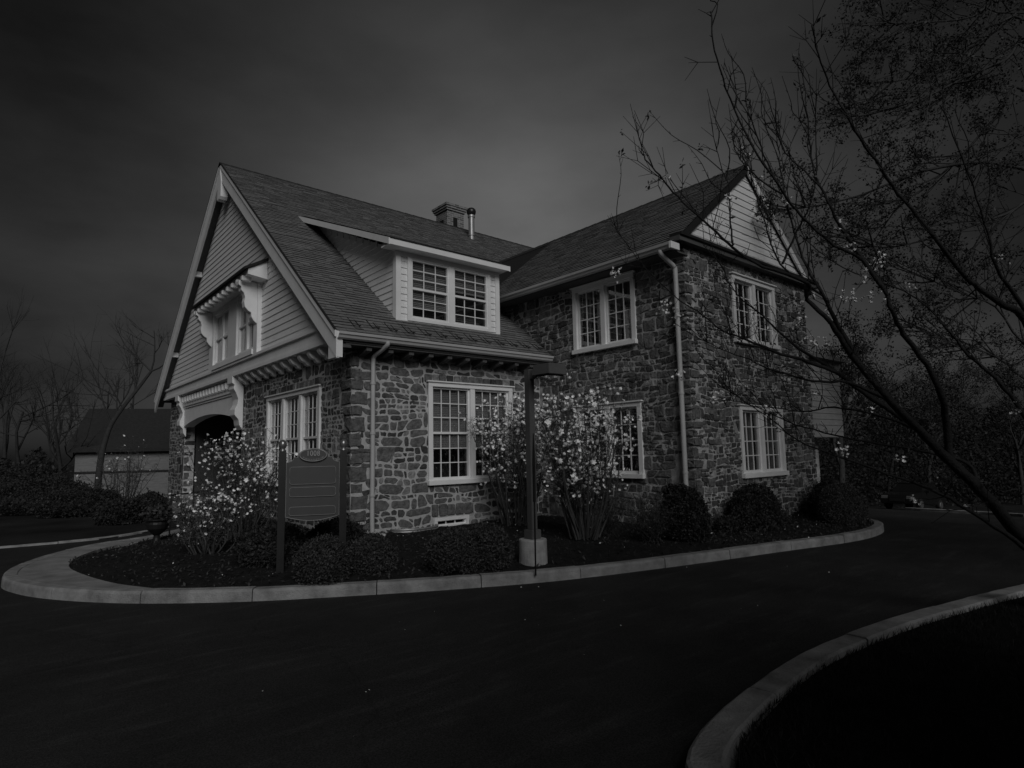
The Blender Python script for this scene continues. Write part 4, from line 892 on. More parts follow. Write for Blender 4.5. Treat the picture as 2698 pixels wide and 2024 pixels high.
def blossom_shrub(pos, height, spread, nst, nfl, label, seed, group='white star blossom shrubs', leafy=1.0, flat=1.0, psize=.047):
    rg = np.random.default_rng(seed); pos = np.array(pos, float); root = empty('blossom_shrub', pos); tag(root, label, 'shrub', group)
    S, T, spots, bud = [], [], [], []
    for i in range(nst):
        th = rg.uniform(0, 6.283); out = spread*rg.random()**.6; hh = height*rg.uniform(.62, 1.0)*(1-.22*(out/spread)**2)
        p0 = pos+np.array([math.cos(th), math.sin(th), 0])*rg.uniform(.02, .26); p3 = pos+np.array([math.cos(th)*out, math.sin(th)*out*flat, hh])
        p1 = p0*.65+p3*.35+np.array([math.cos(th), math.sin(th), 0])*out*.06+rg.normal(size=3)*.05; p2 = p0*.3+p3*.7+rg.normal(size=3)*.06; pp = catmull([p0, p1, p2, p3], 4)
        r0 = rg.uniform(.010, .020); S.append((pp, np.linspace(r0, .004, len(pp))))
        for j in range(rg.integers(12, 19)):
            t = rg.uniform(.28, 1); k = min(int(t*(len(pp)-1)), len(pp)-2); q = pp[k]*(1-(t*(len(pp)-1)-k))+pp[k+1]*(t*(len(pp)-1)-k)
            d = rg.normal(size=3)*[1, 1, .6]+np.array([0, 0, .75]); d /= np.linalg.norm(d); l = rg.uniform(.12, .42)*height/2.5
            e = q+d*l; mm = q+d*l*.5+rg.normal(size=3)*.02; T.append(([q, mm, e], [.0045, .0035, .0022])); spots.append(e)
            for _ in range(2):
                d2 = d+rg.normal(size=3)*.6; d2 /= np.linalg.norm(d2); e2 = mm+d2*l*.5; T.append(([mm, e2], [.003, .0018])); spots.append(e2)
            bud += [q+d*l*u for u in rg.random(6)]
    spots = np.array(spots); wgt = (spots[:, 2]-pos[2])/height; pr = np.clip(wgt, .16, 1)**1.35; pr /= pr.sum()
    ids = rg.choice(len(spots), min(nfl, len(spots)), replace=False, p=pr)
    tubes_obj('stems', S, M['twig'], root, pos, 5); tubes_obj('twigs', T, M['twig'], root, pos, 3)
    v, f = petals(spots[ids]-pos, rg, psize); stuff(link('blossoms', npmesh('blossoms', v, f), M['petal'], root))
    bud = np.array(bud)+rg.normal(size=(len(bud), 3))*.02; v, f = leaf_quads(bud[:int(len(bud)*leafy)]-pos, .016, rg, 1.8); stuff(link('leaf_buds', npmesh('leaf_buds', v, f), M['bud'], root))
    return root
blossom_shrub((7.80, 9.10, .20), 2.60, .88, 48, 880, 'tall white blossom shrub in front of the double blind window', 21)
blossom_shrub((7.55, 7.05, .20), 2.62, .92, 50, 1000, 'fullest white blossom shrub right of the lamp post', 22)
blossom_shrub((3.55, 11.75, .16), 2.05, .95, 46, 560, 'broad white blossom shrub before the porch arch', 23, flat=.9, psize=.040)
blossom_shrub((2.62, 10.40, .14), 1.22, .55, 30, 210, 'low white blossom shrub at left end of the bed', 24, psize=.034)
def bush(pos, rx, ry, rz, n, m, name, label, seed, size=.035, lump=.16, cat='shrub', group=None, core=True, flatbase=True):
    rg = np.random.default_rng(seed); pos = np.array(pos, float); root = empty(name, pos); tag(root, label, cat, group)
    n = int(n*2.0); d = rg.normal(size=(n, 3)); d /= np.linalg.norm(d, axis=1)[:, None]; d[:, 2] = np.where(d[:, 2] < -.55, -d[:, 2], d[:, 2])
    K = rg.normal(size=(9, 3)); K /= np.linalg.norm(K, axis=1)[:, None]; am = rg.uniform(-1, 1, 9)
    def rad(d): return 1+lump*sum(a*np.exp(-((d-k)**2).sum(1)/.22) for a, k in zip(am, K))+lump*.35*np.sin(9*d[:, 0]+4*d[:, 1])*np.sin(8*d[:, 2]+3*d[:, 0])
    r = rad(d)*(1-.30*rg.random(n)**2.2); S_ = np.array([rx, ry, rz]); C = d*r[:, None]*S_; C[:, 2] += rz*.62; C[:, 2] = np.maximum(C[:, 2], .01)
    v, f = leaf_quads(C, size*LS, rg, 1.9, .3); stuff(link('foliage', npmesh('foliage', v, f), m, root))
    ns_ = 90; dd = rg.normal(size=(ns_, 3)); dd[:, 2] = np.abs(dd[:, 2]); dd /= np.linalg.norm(dd, axis=1)[:, None]; q0 = dd*S_*.7*rad(dd)[:, None]; q0[:, 2] += rz*.62; q1 = q0+(dd+rg.normal(size=(ns_, 3))*.35)*S_.mean()*rg.uniform(.3, .55, (ns_, 1))*(.62 if name in ('boxwood_bush', 'clipped_hedge') else 1); q1[:, 2] = np.maximum(q1[:, 2], .02)
    sp_ = (q0[:, None]+(q1-q0)[:, None]*np.linspace(.5, 1, 9)[None, :, None]).reshape(-1, 3)+rg.normal(size=(ns_*9, 3))*size*.35; v, f = leaf_quads(sp_, size*LS, rg, 1.9, .3); stuff(link('stray_shoots', npmesh('stray_shoots', v, f), m, root))
    bm = bmesh.new(); bmesh.ops.create_icosphere(bm, subdivisions=3, radius=1)
    co = np.array([vv.co for vv in bm.verts]); rr = rad(co/np.linalg.norm(co, axis=1)[:, None])*.80
    for vv, a in zip(bm.verts, rr): vv.co = Vector((vv.co.x*a*rx, vv.co.y*a*ry, max(vv.co.z*a*rz+rz*.62, .0)))
    me = bpy.data.meshes.new('inner_twigs'); bm.to_mesh(me); bm.free(); link('inner_twigs', me, M['leaf'], root)
    return root
LS = .62
gb = 'low clipped bushes along the bed'
bush((3.14, 7.30, .10), .33, .33, .33, 6500, M['leaf2'], 'boxwood_bush', 'round boxwood ball in front of the sign, left of two', 31, .026, .12, group=gb)
bush((3.80, 7.30, .10), .30, .31, .31, 6500, M['leaf2'], 'boxwood_bush', 'round boxwood ball just right of the sign post', 32, .026, .15, group=gb)
bush((4.62, 6.62, .10), .36, .34, .34, 7000, M['leaf2'], 'boxwood_bush', 'dark bush left half of pair beside the lamp footing', 33, .028, .20, group=gb)
bush((5.02, 6.50, .10), .36, .36, .36, 7000, M['leaf2'], 'boxwood_bush', 'dark bush touching the lamp footing on its left', 34, .028, .20, group=gb)
bush((3.05, 8.75, .12), .46, .40, .34, 6500, M['leaf'], 'yew_bush', 'low spreading yew left of and behind the sign', 35, .034, .22, group=gb)
bush((3.95, 8.75, .12), .45, .36, .34, 6500, M['leaf'], 'yew_bush', 'low spreading yew right behind the sign board', 36, .034, .22, group=gb)
bush((8.75, 5.92, .14), .36, .36, .50, 7500, M['leaf'], 'holly_bush', 'dark upright holly at the house corner by downspout', 37, .036, .36, group='dark bushes along the right wing')
bush((10.45, 5.62, .12), .50, .42, .50, 8500, M['leaf'], 'holly_bush', 'dark ragged bush under the lower right window', 39, .036, .3, group='dark bushes along the right wing')
bush((12.55, 4.98, .12), .56, .40, .48, 14000, M['hedge'], 'clipped_hedge', 'smooth round clipped hedge at the right end of bed', 40, .024, .06, 'hedge')
bush((13.35, 5.5, .12), .48, .42, .50, 6000, M['leaf'], 'holly_bush', 'dark bush behind the smooth clipped hedge', 43, .036, .3, group='dark bushes along the right wing')
bush((11.3, 5.75, .12), .4, .25, .16, 2500, M['leaf'], 'ground_ivy', 'low dark ivy clump at the foot of right wall', 44, .04, .3, 'ivy')
bush((9.75, 5.75, .12), .35, .22, .18, 2200, M['leaf'], 'ground_ivy', 'low dark ivy clump between holly and window bush', 45, .04, .3, 'ivy')
def twig_shrub(pos, h, sp, n, label, seed):
    rg = np.random.default_rng(seed); pos = np.array(pos, float); root = empty('twig_shrub', pos); tag(root, label, 'shrub', 'bare twiggy shrubs'); S = []; T = []; bd = []
    for i in range(n):
        th = rg.uniform(0, 6.283); o_ = sp*rg.random()**.5; e = pos+np.array([math.cos(th)*o_, math.sin(th)*o_, h*rg.uniform(.6, 1)*(1-.3*o_/sp)]); m1 = pos*.5+e*.5+rg.normal(size=3)*.06; pp = catmull([pos+rg.normal(size=3)*[.06, .06, 0], m1, e], 3); S.append((pp, np.linspace(.006, .002, len(pp))))
        for _ in range(7):
            q = pp[rg.integers(1, len(pp))]; d = rg.normal(size=3)+np.array([0, 0, .8]); d /= np.linalg.norm(d); T.append(([q, q+d*rg.uniform(.06, .2)], [.0025, .0015])); bd += [q+d*u*.15 for u in rg.random(3)]
    tubes_obj('stems', S, M['farbark'], root, pos, 4); tubes_obj('twigs', T, M['farbark'], root, pos, 3)
    v, f = leaf_quads(np.array(bd)-pos, .018, rg); stuff(link('leaf_buds', npmesh('leaf_buds', v, f), M['leaf2'], root))
twig_shrub((8.15, 6.15, .16), .85, .45, 70, 'bare twiggy shrub right of the fullest blossom shrub', 51)
twig_shrub((8.05, 6.95, .18), 1.0, .40, 50, 'taller bare twiggy shrub behind, under the lower window', 52)

# ------------------------------------------------------------------ trees
def grow(rg, p, d, L, r, lev, T, tips, spread=.55, up=.12, nch=(3, 4, 4, 4), ratio=.62, wob=.10, seg=4):
    pts = [np.array(p, float)]; dd = np.array(d, float); dd /= np.linalg.norm(dd)
    for i in range(seg):
        dd = dd+rg.normal(size=3)*wob+np.array([0, 0, up*.3]); dd /= np.linalg.norm(dd); pts.append(pts[-1]+dd*L/seg)
    T.append((pts, np.linspace(r, max(r*.45, .003), seg+1)))
    if lev == 0: tips.append(pts[-1]); tips.append(pts[-2]); return
    for k in range(nch[lev-1] if lev-1 < len(nch) else 4):
        t = rg.uniform(.35, 1.0); i = min(int(t*seg), seg-1); q = pts[i]+(pts[i+1]-pts[i])*(t*seg-i)
        nd = dd+rg.normal(size=3)*spread; nd[2] += up; nd /= np.linalg.norm(nd)
        grow(rg, q, nd, L*ratio*rg.uniform(.75, 1.15), max(r*(.62-.2*t), .003), lev-1, T, tips, spread, up, nch, ratio, wob, max(seg-1, 2))
def bare_tree(pos, h, r, label, seed, group, lean=(0, 0), lev=4, mtl='farbark', leaves=0, lsize=.05, spread=.6):
    rg = np.random.default_rng(seed); pos = np.array(pos, float); root = empty('bare_tree', pos); tag(root, label, 'tree', group); T = []; tips = []
    grow(rg, pos, (lean[0], lean[1], 1), h*.5, r, lev, T, tips, spread=spread, up=.25, nch=(3, 3, 4, 4, 5), ratio=.66)
    tubes_obj('trunk', T[:1], M[mtl], root, pos, 8); tubes_obj('crown', T[1:], M[mtl], root, pos, 4)
    if leaves:
        tp_ = np.array(tips); c = tp_[rg.integers(0, len(tp_), leaves)]+rg.normal(size=(leaves, 3))*.15; v, f = leaf_quads(c-pos, lsize, rg); stuff(link('foliage', npmesh('foliage', v, f), M['treeleaf'], root))
    return root
# woods at far left
gl = 'bare trees in the wood at left'
for i, (px, t, h, lab) in enumerate([(-60, 24, 8.5, 'big bare tree at the left picture edge'), (60, 30, 8.5, 'bare spreading tree second from the left edge'), (170, 27, 6.6, 'thin bare tree left of the garage'), (260, 36, 8.5, 'bare tree rising far behind the garage ridge'), (120, 40, 9, 'hazy bare tree deep in the left wood'), (400, 38, 10.5, 'bare tree showing beside the front gable edge'), (10, 34, 9.5, 'tall bare tree behind the left edge one')]):
    p = at(px, 1240, t); bare_tree((p[0], p[1], 0), h, .09+.006*i, lab, 60+i, gl, lev=4, lean=(rnd.uniform(-.15, .25), rnd.uniform(-.2, .1)))
# leaning tree in front of the garage
pl = [(560, 1080), (572, 930), (590, 780), (612, 690), (650, 590), (720, 490), (800, 390), (880, 285)]
Pt = [at(x/2.2117, 850+y/2.2117, 21+.1*i) for i, (x, y) in enumerate(pl)]; Pt[0] = np.array((Pt[0][0], Pt[0][1], 0.0))
lt = empty('leaning_tree', Pt[0]); tag(lt, 'leaning bare tree with forked top in front of garage', 'tree'); rg = np.random.default_rng(77); T = []; tips = []
T.append((catmull(Pt, 3), np.linspace(.12, .045, 3*(len(Pt)-1)+1)))
for q, dv, L in ((Pt[-1], (.2, -.1, 1), 1.5), (Pt[-1], (.8, -.5, .5), 1.3), (Pt[-1], (-.6, .5, .8), 1.5), (Pt[-2], (-.2, .2, 1), 1.1), (Pt[4], (-.25, .2, 1), 1.5), (Pt[4]*.5+Pt[5]*.5, (0, 0, 1), 1.0)): grow(rg, q, dv, L, .03, 3, T, tips, spread=.55, up=.2, nch=(2, 3, 4))
tubes_obj('trunk', T[:1], M['farbark'], lt, Pt[0], 8); tubes_obj('crown', T[1:], M['farbark'], lt, Pt[0], 4)
# undergrowth at left (a mass) and separate dark bushes
n = 70000; rg = np.random.default_rng(81); px = rg.uniform(-400, 175, n); t = rg.uniform(23.5, 40, n); zz = rg.random(n)**1.4*(1.5+.4*np.sin(px*.021)+.3*np.sin(px*.06+2))
c_ = np.array([at(a, 1240, b_) for a, b_ in zip(px, t)]); keepm = ~((c_[:, 0] > 2.0) & (px > 190) & (t < 35)); c_[:, 2] = np.maximum(zz, .02); c_ = c_[keepm]
v, f = leaf_quads(c_, .075, rg, 1.8, .4); o = stuff(link('undergrowth', npmesh('undergrowth', v, f), M['leaf'])); tag(o, 'dark tangled undergrowth of the wood at far left', 'undergrowth')
gs = 'bushes round the garage'
for i, (px, t, rx, rz, lab) in enumerate([(330, 15.5, .60, .34, 'dark rounded bush in front of garage behind urn'), (395, 17.5, .5, .36, 'dark bush between garage and porch pier'), (215, 18, 1.1, .5, 'low spreading bush left of leaning tree foot'), (110, 19, 1.3, .65, 'wide low bush at the left below the wood'), (265, 19.0, .6, .34, 'dark bush at foot of the leaning tree'), (20, 21, 1.5, .9, 'large dim bush at the left picture edge')]):
    p = at(px, 1250, t); bush((p[0], p[1], .0), rx, rx*.8, rz, 6000, M['leaf'], 'wild_bush', lab, 90+i, .055, .3, 'bush', gs)
p = at(330, 1250, 20.5); blossom_shrub((p[0], p[1], .02), 2.3, 1.2, 26, 30, 'far thin shrub in front of the garage wall', 97, group='far shrubs by garage')
# garage / barn
B0 = at(196, 1240, 26.0); B0[2] = -.06; ba = np.array((cr0[0], cr0[1], 0)); bb = np.array((cf[0], cf[1], 0)); bb /= np.linalg.norm(bb)
ct, sn_ = math.cos(R_(17)), math.sin(R_(17)); ba, bb = ct*ba+sn_*bb, ct*bb-sn_*ba
barn = empty('garage', B0); tag(barn, 'small pale garage with dark gable roof at far left', 'garage')
def BP(a, d, z): return tuple(B0+ba*a+bb*d+np.array([0, 0, z]))
def bbox(b, a0, a1, d0, d1, z0, z1): b.hexa([BP(a0, d0, z0), BP(a1, d0, z0), BP(a1, d1, z0), BP(a0, d1, z0), BP(a0, d0, z1), BP(a1, d0, z1), BP(a1, d1, z1), BP(a0, d1, z1)])
b = MB(); pent = [(0, 0), (4.4, 0), (4.4, 2.15), (2.2, 3.85), (0, 2.15)]
b.prism([BP(0, d, z) for d, z in pent], [BP(6.5, d, z) for d, z in pent]); b.build('wall', M['barn'], barn, B0)
b = MB(); b.hexa([BP(-.3, -.3, 2.02), BP(6.8, -.3, 2.02), BP(6.8, 2.2, 3.95), BP(-.3, 2.2, 3.95), BP(-.3, -.3, 2.14), BP(6.8, -.3, 2.14), BP(6.8, 2.2, 4.07), BP(-.3, 2.2, 4.07)]); b.build('roof', M['barnroof'], barn, B0)
b = MB(); b.hexa([BP(-.3, 4.7, 2.02), BP(6.8, 4.7, 2.02), BP(6.8, 2.2, 3.94), BP(-.3, 2.2, 3.94), BP(-.3, 4.7, 2.14), BP(6.8, 4.7, 2.14), BP(6.8, 2.2, 4.06), BP(-.3, 2.2, 4.06)]); b.build('roof', M['barnroof'], barn, B0)
b = MB(); bbox(b, 0, 6.5, -.05, -.0, 1.12, 1.20); b.build('wall_band', M['barnroof'], barn, B0)
for a in (1.4, 3.3): b = MB(); bbox(b, a, a+.8, -.04, -.0, .1, 1.02); b.build('door', M['barn'], barn, B0)
for d in (.9, 2.6): b = MB(); b.hexa([BP(-.03, d, .9), BP(0, d, .9), BP(0, d+.7, .9), BP(-.03, d+.7, .9), BP(-.03, d, 1.7), BP(0, d, 1.7), BP(0, d+.7, 1.7), BP(-.03, d+.7, 1.7)]); b.build('window', M['carglass'], barn, B0)

# cherry tree at right, close to the camera
CB = on(2880, 1612, 'z', .1)
cherry = empty('cherry_tree', CB); tag(cherry, 'near dark cherry tree with long reaching limbs and a few pale blossoms', 'tree')
A2 = lambda x, y: (1900+x/2.074, 650+y/2.074)      # from study crops of the photograph
A1 = lambda x, y: (1700+x/2.2124, y/2.2124)
A5 = lambda x, y: (1250+x/2.4578, 400+y/2.4578)
LIMBS = [
 ([A2(1900, 1850), A2(1655, 1600), A2(1480, 1400), A2(1250, 1170), A2(1080, 1000), A2(930, 850), A2(790, 690), A2(690, 560), A2(600, 420), A2(470, 290), A1(950, 1655), A1(690, 1555), A1(560, 1480), A1(450, 1390), A1(300, 1250), A1(160, 1120), A1(80, 1020), A1(0, 930), A5(1080, 0)], 5.5, 5.0, .066, .005),
 ([A2(1250, 1170), A2(1230, 960), A2(1190, 770), A2(1090, 600), A2(1000, 480), A2(930, 350), A2(890, 230), A1(1250, 1500), A1(1100, 1430), A1(910, 1260), A1(800, 1120), A1(650, 900), A1(520, 640), A1(430, 400), A1(390, 200), A1(385, 60)], 5.6, 4.4, .036, .0045),
 ([A2(1800, 1350), A2(1750, 1100), A2(1655, 920), A2(1500, 720), A2(1350, 590), A2(1220, 430), A2(1100, 310), A2(950, 220), A1(1150, 1560), A1(900, 1370)], 5.6, 6.6, .034, .005),
 ([A2(1900, 900), A2(1655, 400), A2(1540, 320), A2(1380, 200), A1(1870, 1620), A1(1600, 1280), A1(1440, 1080), A1(1320, 900), A1(1200, 720), A1(1080, 500), A1(1010, 320), A1(975, 145)], 5.4, 4.3, .04, .0045),
 ([A2(1900, 780), A2(1655, 330), A2(1500, 110), A1(1980, 1300), A1(1880, 1000), A1(1720, 610)], 5.5, 4.9, .03, .004),
 ([A2(1900, 1850), A2(1700, 1680), A2(1500, 1530), A2(1250, 1380), A2(1050, 1290), A2(850, 1220), A2(620, 1140), A2(420, 1060), A2(300, 960), A2(180, 880), A2(60, 800), A2(0, 770)], 5.4, 5.8, .03, .003),
 ([A2(1400, 1300), A2(1340, 1180), A2(1100, 1120), A2(830, 1070), A2(620, 1030), A2(400, 970), A2(250, 900), A2(100, 850), A2(0, 830)], 5.7, 6.4, .022, .003),
 ([A2(1080, 1000), A2(850, 920), A2(620, 880), A2(450, 905), A2(300, 880), A2(130, 850)], 5.6, 6.8, .016, .003),
 ([A2(930, 850), A2(700, 745), A2(500, 735), A2(300, 680), A2(150, 620), A2(0, 560), A5(1480, 1220), A5(1370, 1160)], 5.55, 6.3, .020, .0025),
 ([A2(1000, 940), A2(770, 790), A2(640, 690), A2(480, 590), A2(330, 480), A2(230, 380), A2(110, 280), A2(40, 190), A5(1600, 740), A5(1480, 600)], 5.6, 6.8, .030, .003),
 ([A2(640, 690), A2(480, 630), A2(330, 590), A2(210, 540), A2(60, 480), A2(0, 455), A5(1480, 1060), A5(1330, 960), A5(1130, 780), A5(1030, 660), A5(960, 560), A5(905, 460)], 5.7, 6.0, .020, .0025),
 ([A2(790, 690), A2(640, 430), A2(560, 270), A2(470, 110), A1(870, 1350), A1(830, 1200), A1(790, 1000), A1(775, 850), A1(755, 640)], 5.6, 5.9, .028, .003),
 ([A2(890, 230), A1(1150, 1340), A1(1080, 1200), A1(1000, 1050), A1(960, 850), A1(940, 620), A1(900, 310)], 5.0, 5.4, .020, .0035),
 ([A2(560, 270), A1(790, 1540), A1(700, 1300), A1(630, 1100), A1(600, 960), A1(578, 850)], 5.7, 6.2, .012, .0025),
 ([A1(800, 1130), A1(620, 1010), A1(540, 900), A1(505, 775)], 5.0, 5.2, .009, .0025),
 ([A1(510, 1430), A1(495, 1300), A1(490, 1100), A1(450, 1000), A1(420, 880), A1(430, 820)], 5.1, 5.2, .009, .0025),
 ([A1(800, 1540), A1(880, 1350), A1(960, 1200), A1(1000, 1000), A1(990, 700), A1(1002, 545)], 5.6, 5.3, .012, .003),
 ([A1(1030, 1100), A1(890, 960), A1(800, 860), A1(778, 680)], 5.1, 5.3, .009, .003),
 ([A1(770, 1060), A1(690, 900), A1(620, 700), A1(590, 600), A1(585, 510)], 4.9, 5.0, .009, .003)]
rg = np.random.default_rng(123); T = []; TW = []; blos = []; lfs = []
T.append(([CB-np.array([0, 0, .15]), CB*.6+at(2835, 1560, 5.55)*.4, at(*A2(1900, 1850), 5.5)], [.12, .095, .075]))
for pts, t0, t1, ra, rb in LIMBS:
    n = len(pts); P = [at(x, y, t0+(t1-t0)*i/(n-1)+.05*math.sin(i*2.2)) for i, (x, y) in enumerate(pts)]; Pc = catmull(P, 4); m_ = len(Pc)
    Pc = [p+rg.normal(size=3)*.004 for p in Pc]
    T.append((Pc, np.geomspace(ra, rb, m_)))
    tot = sum(np.linalg.norm(Pc[i+1]-Pc[i]) for i in range(m_-1))
    for k in range(int(tot*(9 if t1 < 5.7 else 19))):              # spurs and twigs
        i = rg.integers(int(m_*.18), m_-1); q = Pc[i]+(Pc[i+1]-Pc[i])*rg.random(); tg = Pc[i+1]-Pc[i]; tg /= np.linalg.norm(tg)
        d = rg.normal(size=3)*.6+tg*.5+np.array([0, 0, .6]); d /= np.linalg.norm(d)
        L = rg.uniform(.02, .07) if rg.random() < .55 else rg.uniform(.12, .48)
        e = q+d*L; mm = q+d*L*.5+rg.normal(size=3)*L*.10; TW.append(([q, mm, e+np.array([0, 0, L*.15])], [.0042, .0034, .002])); e = e+np.array([0, 0, L*.15])
        if L > .1:
            for _ in range(2):
                d2 = d+rg.normal(size=3)*.7; d2 /= np.linalg.norm(d2); e2 = mm+d2*L*.45; TW.append(([mm, e2], [.0028, .0016]))
                if rg.random() < .12: lfs.append(e2)
            if rg.random() < .16: lfs.append(e)
        if rg.random() < .03 and i < m_*.9: blos.append(e)
for pts, t0, t1, ra, rb in LIMBS:                    # long upright water shoots
    n = len(pts); P = catmull([at(x, y, t0+(t1-t0)*i/(n-1)) for i, (x, y) in enumerate(pts)], 4); m_ = len(P)
    for k in range(4):
        i = rg.integers(int(m_*.25), m_-1); L = rg.uniform(.25, .85); d = np.array([0, 0, 1.0])+rg.normal(size=3)*[.22, .22, .1]-cr*rg.uniform(0, .35); d /= np.linalg.norm(d)
        q = P[i]; pp = catmull([q, q+d*L*.35+rg.normal(size=3)*.03, q+d*L*.7+rg.normal(size=3)*.03, q+d*L+np.array([0, 0, .05])], 3); TW.append((pp, np.linspace(.006, .0022, len(pp))))
        for j in range(2, len(pp)-1):
            if rg.random() < .8: d2 = rg.normal(size=3)*.8+d*.8; d2 /= np.linalg.norm(d2); TW.append(([pp[j], pp[j]+d2*rg.uniform(.02, .10)], [.003, .0016]))
for x, y, t in [(1460, 690, 5.9), (1467, 815, 5.9), (1335, 592, 5.9), (1760, 745, 5.7), (1790, 690, 5.7), (1870, 590, 5.1), (1905, 560, 5.0), (1440, 655, 5.8), (1725, 690, 6.0), (1815, 970, 5.7), (1885, 645, 5.3), (1690, 800, 6.2), (1600, 840, 6.3), (1545, 860, 6.0), (1830, 640, 5.6), (1640, 705, 6.4)]:
    p = at(x*IW/2211, y*IW/2211, t); blos += [p, p+rg.normal(size=3)*.05]
tubes_obj('trunk', T[:1], M['bark'], cherry, CB, 10); tubes_obj('limbs', T[1:], M['bark'], cherry, CB, 7); tubes_obj('twigs', TW, M['bark'], cherry, CB, 3)
lf = np.repeat(np.array(lfs), 5, 0); v, f = leaf_quads(lf-CB+rg.normal(size=lf.shape)*.008, .017, rg, 2.4, -.1); stuff(link('young_leaves', npmesh('young_leaves', v, f), M['cherryleaf'], cherry))
cl_ = np.concatenate([np.array(b_)+rg.normal(size=(9, 3))*.028 for b_ in blos]); v, f = petals(cl_-CB, rg, .022); stuff(link('blossoms', npmesh('blossoms', v, f), M['petal'], cherry))

# big tree behind it at upper right
TB = at(3120, 1300, 15.5); TB[2] = zg(TB[0]); rg = np.random.default_rng(140); big = empty('shade_tree', TB); tag(big, 'large dark leafing tree filling the upper right corner', 'tree')
T = []; tips = []; trunk_top = at(3060, 640, 15.5)
T.append((catmull([TB-np.array([0, 0, .2]), TB*.6+trunk_top*.4, trunk_top, at(3000, 150, 15), at(2950, -300, 15)], 4), np.linspace(.34, .10, 17)))
def limb(pts, t0, t1, r, nsub=12, L=1.5, lev=2):
    n = len(pts); P = catmull([at(x, y, t0+(t1-t0)*i/(n-1)) for i, (x, y) in enumerate(pts)], 4); T.append((P, np.geomspace(r, .012, len(P))))
    for k in range(nsub):
        i = rg.integers(int(len(P)*.2), len(P)-1); d = (P[i+1]-P[i]); d /= np.linalg.norm(d); d = d+rg.normal(size=3)*.55; grow(rg, P[i], d, L*rg.uniform(.6, 1.2), .022, lev, T, tips, spread=.55, up=.05, nch=(3, 3, 3), ratio=.6, seg=3)
limb([(3060, 640), A1(2350, 1010), A1(2208, 985), A1(1960, 945), A1(1650, 990), A1(1450, 1060), A1(1250, 1140), A1(1000, 1200), A1(760, 1225)], 15.3, 13.2, .10, 20, .9)
limb([(3060, 500), A1(2300, 280), A1(2100, 350), A1(1850, 460), A1(1600, 580), A1(1300, 660)], 15.3, 13, .09, 24, 1.3)
limb([(3040, 350), A1(2300, -60), A1(1900, 100), A1(1600, 130), A1(1350, 140)], 15.2, 13.4, .08, 24, 1.3)
limb([(3040, 420), A1(2250, 130), A1(1950, 250), A1(1600, 440), A1(1330, 490)], 15.2, 14.6, .07, 24, 1.3)
limb([(3060, 600), A1(2250, 540), A1(2050, 680), A1(1850, 900), A1(1600, 1120), A1(1400, 1190)], 15.2, 14.2, .07, 24, 1.2)
limb([(3060, 700), A1(2350, 1180), A1(2100, 1250), A1(1800, 1350), A1(1450, 1440), A1(1250, 1420)], 15.3, 14.4, .07, 24, 1.2)
limb([(3070, 800), A2(1750, 560), A2(1500, 330), A2(1300, 250), A2(1050, 140)], 15.4, 14.5, .06, 22, 1.2)
limb([(3080, 900), A2(1800, 760), A2(1500, 600), A2(1250, 520), A2(1000, 420)], 15.4, 15, .06, 22, 1.2)
tubes_obj('trunk', T[:1], M['bark2'], big, TB, 10); tubes_obj('crown', T[1:], M['bark2'], big, TB, 4)
tp_ = np.array(tips); n = 34000; c = tp_[rg.integers(0, len(tp_), n)]+rg.normal(size=(n, 3))*.055; v, f = leaf_quads(c-TB, .034, rg, 1.8); stuff(link('foliage', npmesh('foliage', v, f), M['treeleaf'], big))
# unseen trees added just outside the view to shade near drive and right wing
for px_, py_, r3_, n_, lab, sd_2 in ((1.4, -5.2, (3.4, 2.6, 2.2, 4.4), 8500, 'unseen leafing tree added behind the viewpoint to shade the near drive', 181), (9.0, -5.2, (3.4, 3.0, 4.2, 9.0), 9500, 'tall unseen leafing tree added right of the view to shade the right wing', 182)):
    rg = np.random.default_rng(sd_2); po_ = np.array((px_, py_, .0)); tr_ = empty('added_shade_tree', po_); tag(tr_, lab, 'tree', 'unseen trees added for shade'); T = []; tips = []
    T.append((catmull([po_, po_+np.array([.1, .05, r3_[3]*.5]), po_+np.array([-.1, .1, r3_[3]])], 4), np.linspace(.24, .10, 9)))
    for k in range(14):
        th = k*2.4; zb_ = r3_[3]*rg.uniform(.4, 1.0); grow(rg, po_+np.array([0, 0, zb_]), (math.cos(th), math.sin(th), .5), r3_[0]*.55, .06, 2, T, tips, nch=(3, 3))
    tubes_obj('trunk', T[:1], M['bark2'], tr_, po_, 10); tubes_obj('crown', T[1:], M['bark2'], tr_, po_, 4)
    d_ = rg.normal(size=(n_, 3)); d_ /= np.linalg.norm(d_, axis=1)[:, None]; c_ = d_*(rg.random(n_)**.45)[:, None]*np.array(r3_[:3])+np.array([0, 0, r3_[3]]); c_ = c_[(np.sin(c_[:, 0]*2.3)+np.sin(c_[:, 1]*2.7)+np.sin(c_[:, 2]*2.9)) > -1.1]
    v, f = leaf_quads(c_, .15, rg, 1.5); stuff(link('foliage', npmesh('foliage', v, f), M['treeleaf'], tr_))
